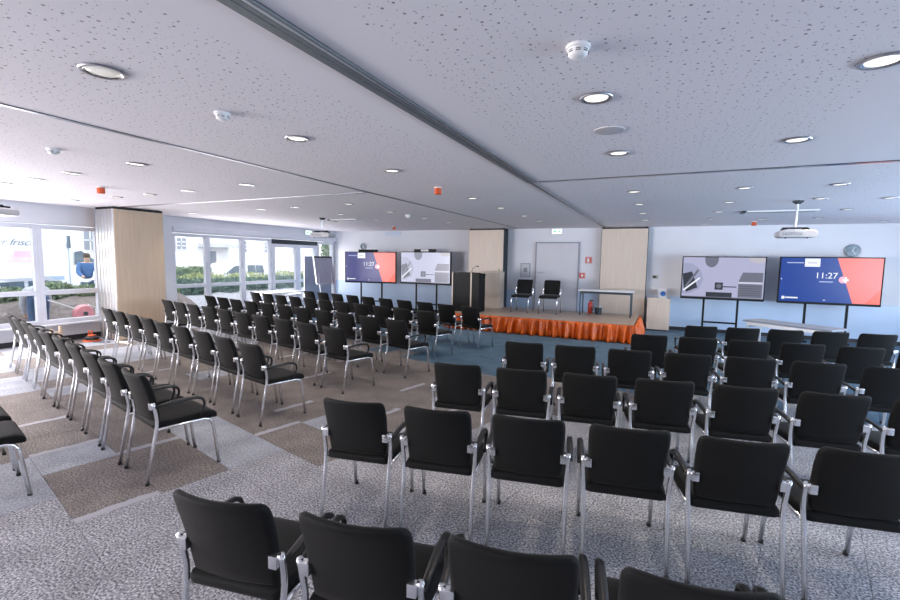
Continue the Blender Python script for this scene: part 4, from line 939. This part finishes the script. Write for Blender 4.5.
# people outside
def person(label, loc, rz, joints, edges, radii, parts, s=1.0):
    t = thing('person', label, 'person', loc, rz); t.scale = (s, s, s)
    def skin(nm, js, es, m, sub=1):
        me = bpy.data.meshes.new(nm); keys = list(js); me.from_pydata([joints[k] for k in keys], [(keys.index(a), keys.index(b)) for a, b in es], [])
        o = bpy.data.objects.new(nm, me); COL.objects.link(o)
        o.modifiers.new('skin', 'SKIN')
        for i, k in enumerate(keys): me.skin_vertices[0].data[i].radius = (radii[k], radii[k])
        me.skin_vertices[0].data[0].use_root = True
        o.modifiers.new('sub', 'SUBSURF').levels = sub
        dg = bpy.context.evaluated_depsgraph_get(); dg.update()
        m2 = bpy.data.meshes.new_from_object(o.evaluated_get(dg)); m2.name = nm
        bpy.data.objects.remove(o)
        m2.materials.clear(); m2.materials.append(m)
        for p in m2.polygons: p.use_smooth = True
        o = bpy.data.objects.new(nm, m2); COL.objects.link(o); o.parent = t; return o
    for nm, js, es, m in parts: skin(nm, js, es, m, 2)
    return t
J = {'pel': (0, 0, 0.95), 'waist': (0, 0, 1.10), 'chest': (0, 0.04, 1.34), 'neck': (0, 0.06, 1.50), 'head0': (0, 0.08, 1.60), 'head1': (0, 0.09, 1.72),
     'shL': (-0.19, 0.04, 1.43), 'elL': (-0.25, 0.12, 1.16), 'wrL': (-0.20, 0.32, 1.02), 'haL': (-0.18, 0.40, 1.0), 'shR': (0.19, 0.04, 1.43), 'elR': (0.25, 0.12, 1.16), 'wrR': (0.20, 0.32, 1.05), 'haR': (0.18, 0.40, 1.03),
     'hiL': (-0.11, 0, 0.78), 'knL': (-0.12, 0.05, 0.50), 'anL': (-0.12, -0.02, 0.09), 'toL': (-0.13, 0.14, 0.045), 'hiR': (0.11, 0, 0.78), 'knR': (0.13, 0.14, 0.50), 'anR': (0.13, 0.10, 0.09), 'toR': (0.14, 0.26, 0.045)}
RD = {'pel': 0.125, 'waist': 0.13, 'chest': 0.16, 'neck': 0.06, 'head0': 0.085, 'head1': 0.085, 'shL': 0.07, 'elL': 0.05, 'wrL': 0.035, 'haL': 0.04, 'shR': 0.07, 'elR': 0.05, 'wrR': 0.035, 'haR': 0.04,
      'hiL': 0.085, 'knL': 0.065, 'anL': 0.045, 'toL': 0.04, 'hiR': 0.085, 'knR': 0.065, 'anR': 0.045, 'toR': 0.04}
M_SKIN = mat('skin', (0.55, 0.36, 0.27), 0.6, noise=(9, 0.06)); M_JEANS = mat('blue_jeans', (0.07, 0.12, 0.22), 0.8, noise=(40, 0.2)); M_JACKET = mat('blue_jacket', (0.05, 0.14, 0.34), 0.7, noise=(15, 0.15)); M_HAIR = mat('dark_hair', (0.05, 0.035, 0.03), 0.7, noise=(30, 0.3)); M_SHIRT = mat('grey_work_shirt', (0.45, 0.47, 0.52), 0.8, noise=(15, 0.1))
def pparts(top):
    return [('body', ['chest', 'neck', 'head0', 'head1', 'shL', 'elL', 'wrL', 'haL', 'shR', 'elR', 'wrR', 'haR', 'waist', 'pel'], [('chest', 'neck'), ('neck', 'head0'), ('head0', 'head1'), ('chest', 'shL'), ('shL', 'elL'), ('elL', 'wrL'), ('wrL', 'haL'), ('chest', 'shR'), ('shR', 'elR'), ('elR', 'wrR'), ('wrR', 'haR'), ('chest', 'waist'), ('waist', 'pel')], M_SKIN),
            ('trousers', ['pel', 'hiL', 'knL', 'anL', 'toL', 'hiR', 'knR', 'anR', 'toR'], [('pel', 'hiL'), ('hiL', 'knL'), ('knL', 'anL'), ('anL', 'toL'), ('pel', 'hiR'), ('hiR', 'knR'), ('knR', 'anR'), ('anR', 'toR')], M_JEANS)]
def jacket(t, m, s=1.22):
    keys = ['shL', 'elL', 'wrL', 'shR', 'elR', 'wrR']
def build_person(label, loc, rz, top, hair=(0, 0.075, 1.70), tilt=0.0):
    old = dict(RD); t = person(label, loc, rz, J, None, RD, pparts(top))
    for k in ('chest', 'waist', 'pel', 'shL', 'shR', 'elL', 'elR', 'wrL', 'wrR'): RD[k] = old[k]*1.16+0.014
    J['collar'] = tuple(0.25*a+0.75*b for a, b in zip(J['chest'], J['neck'])); RD['collar'] = 0.085
    js = ['chest', 'shL', 'elL', 'wrL', 'shR', 'elR', 'wrR', 'waist', 'pel', 'collar']
    t2 = person(None, (0, 0, 0), 0, J, None, RD, [('jacket', js, [('chest', 'shL'), ('shL', 'elL'), ('elL', 'wrL'), ('chest', 'shR'), ('shR', 'elR'), ('elR', 'wrR'), ('chest', 'waist'), ('waist', 'pel'), ('chest', 'collar')], top)])
    for ch in list(t2.children): ch.parent = t
    bpy.data.objects.remove(t2)
    RD.update(old)
    MB().lathe([(0.05, 0.095), (0.085, 0.06), (0.098, 0.0), (0.09, -0.05), (0.06, -0.06)], 16).build('hair', M_HAIR, t, True, loc=hair, rot=(-tilt, 0, 0))
    return t
build_person('person in a blue jacket standing beside the truck cab', (-15.25, 7.40, 0.16), math.radians(-100), M_JACKET).scale = (0.9, 0.9, 0.9)
for k, v in {'waist': (0.02, 0.12, 0.96), 'chest': (0.02, 0.34, 0.90), 'neck': (0.02, 0.50, 0.86), 'head0': (0.02, 0.58, 0.84), 'head1': (0.02, 0.68, 0.80), 'shL': (-0.17, 0.38, 0.90), 'elL': (-0.2, 0.45, 0.64), 'wrL': (-0.16, 0.52, 0.42), 'haL': (-0.15, 0.54, 0.34), 'shR': (0.2, 0.38, 0.90), 'elR': (0.22, 0.45, 0.64), 'wrR': (0.18, 0.52, 0.45), 'haR': (0.17, 0.54, 0.37), 'pel': (0, -0.02, 0.92)}.items(): J[k] = v
build_person('person in blue jeans bending over outside the lower window pane', (-12.25, 5.0, -0.04), math.radians(75), M_SHIRT, (0.02, 0.63, 0.86), 1.0)
# pink machine outside the lower pane
pm = thing('compactor', 'pale red rounded machine with white frame on the soil outside', 'machine', (-12.2, 5.80, 0.15)); pm.scale = (0.68, 0.68, 0.68)
MB().lathe([(0.12, -0.16), (0.26, -0.15), (0.30, -0.05), (0.30, 0.05), (0.26, 0.15), (0.12, 0.16)], 24).build('drum', mat('faded_red', (0.80, 0.30, 0.34), 0.45, noise=(6, 0.15)), pm, True, loc=(0, 0, 0.32), rot=(0, PI/2, 0))
MB().lathe([(0.07, 0), (0.07, 0.03)], 16).build('hub', M_DARKMETAL, pm, loc=(0.16, 0, 0.32), rot=(0, PI/2, 0))
MB().tube([(0.1, 0.30, 0.0), (0.1, 0.36, 0.5), (0.1, 0.10, 0.62)], 0.02, 8).build('frame', M_WHITE, pm, True)
MB().tube([(0.1, -0.25, 0.5), (0.1, -1.0, 0.85)], 0.02, 8).build('handle', M_WHITE, pm, True)
B(-0.12, 0.2, -0.3, 0.45, -0.01, 0.05).build('skid', M_DARKMETAL, pm, bevel=0.01)
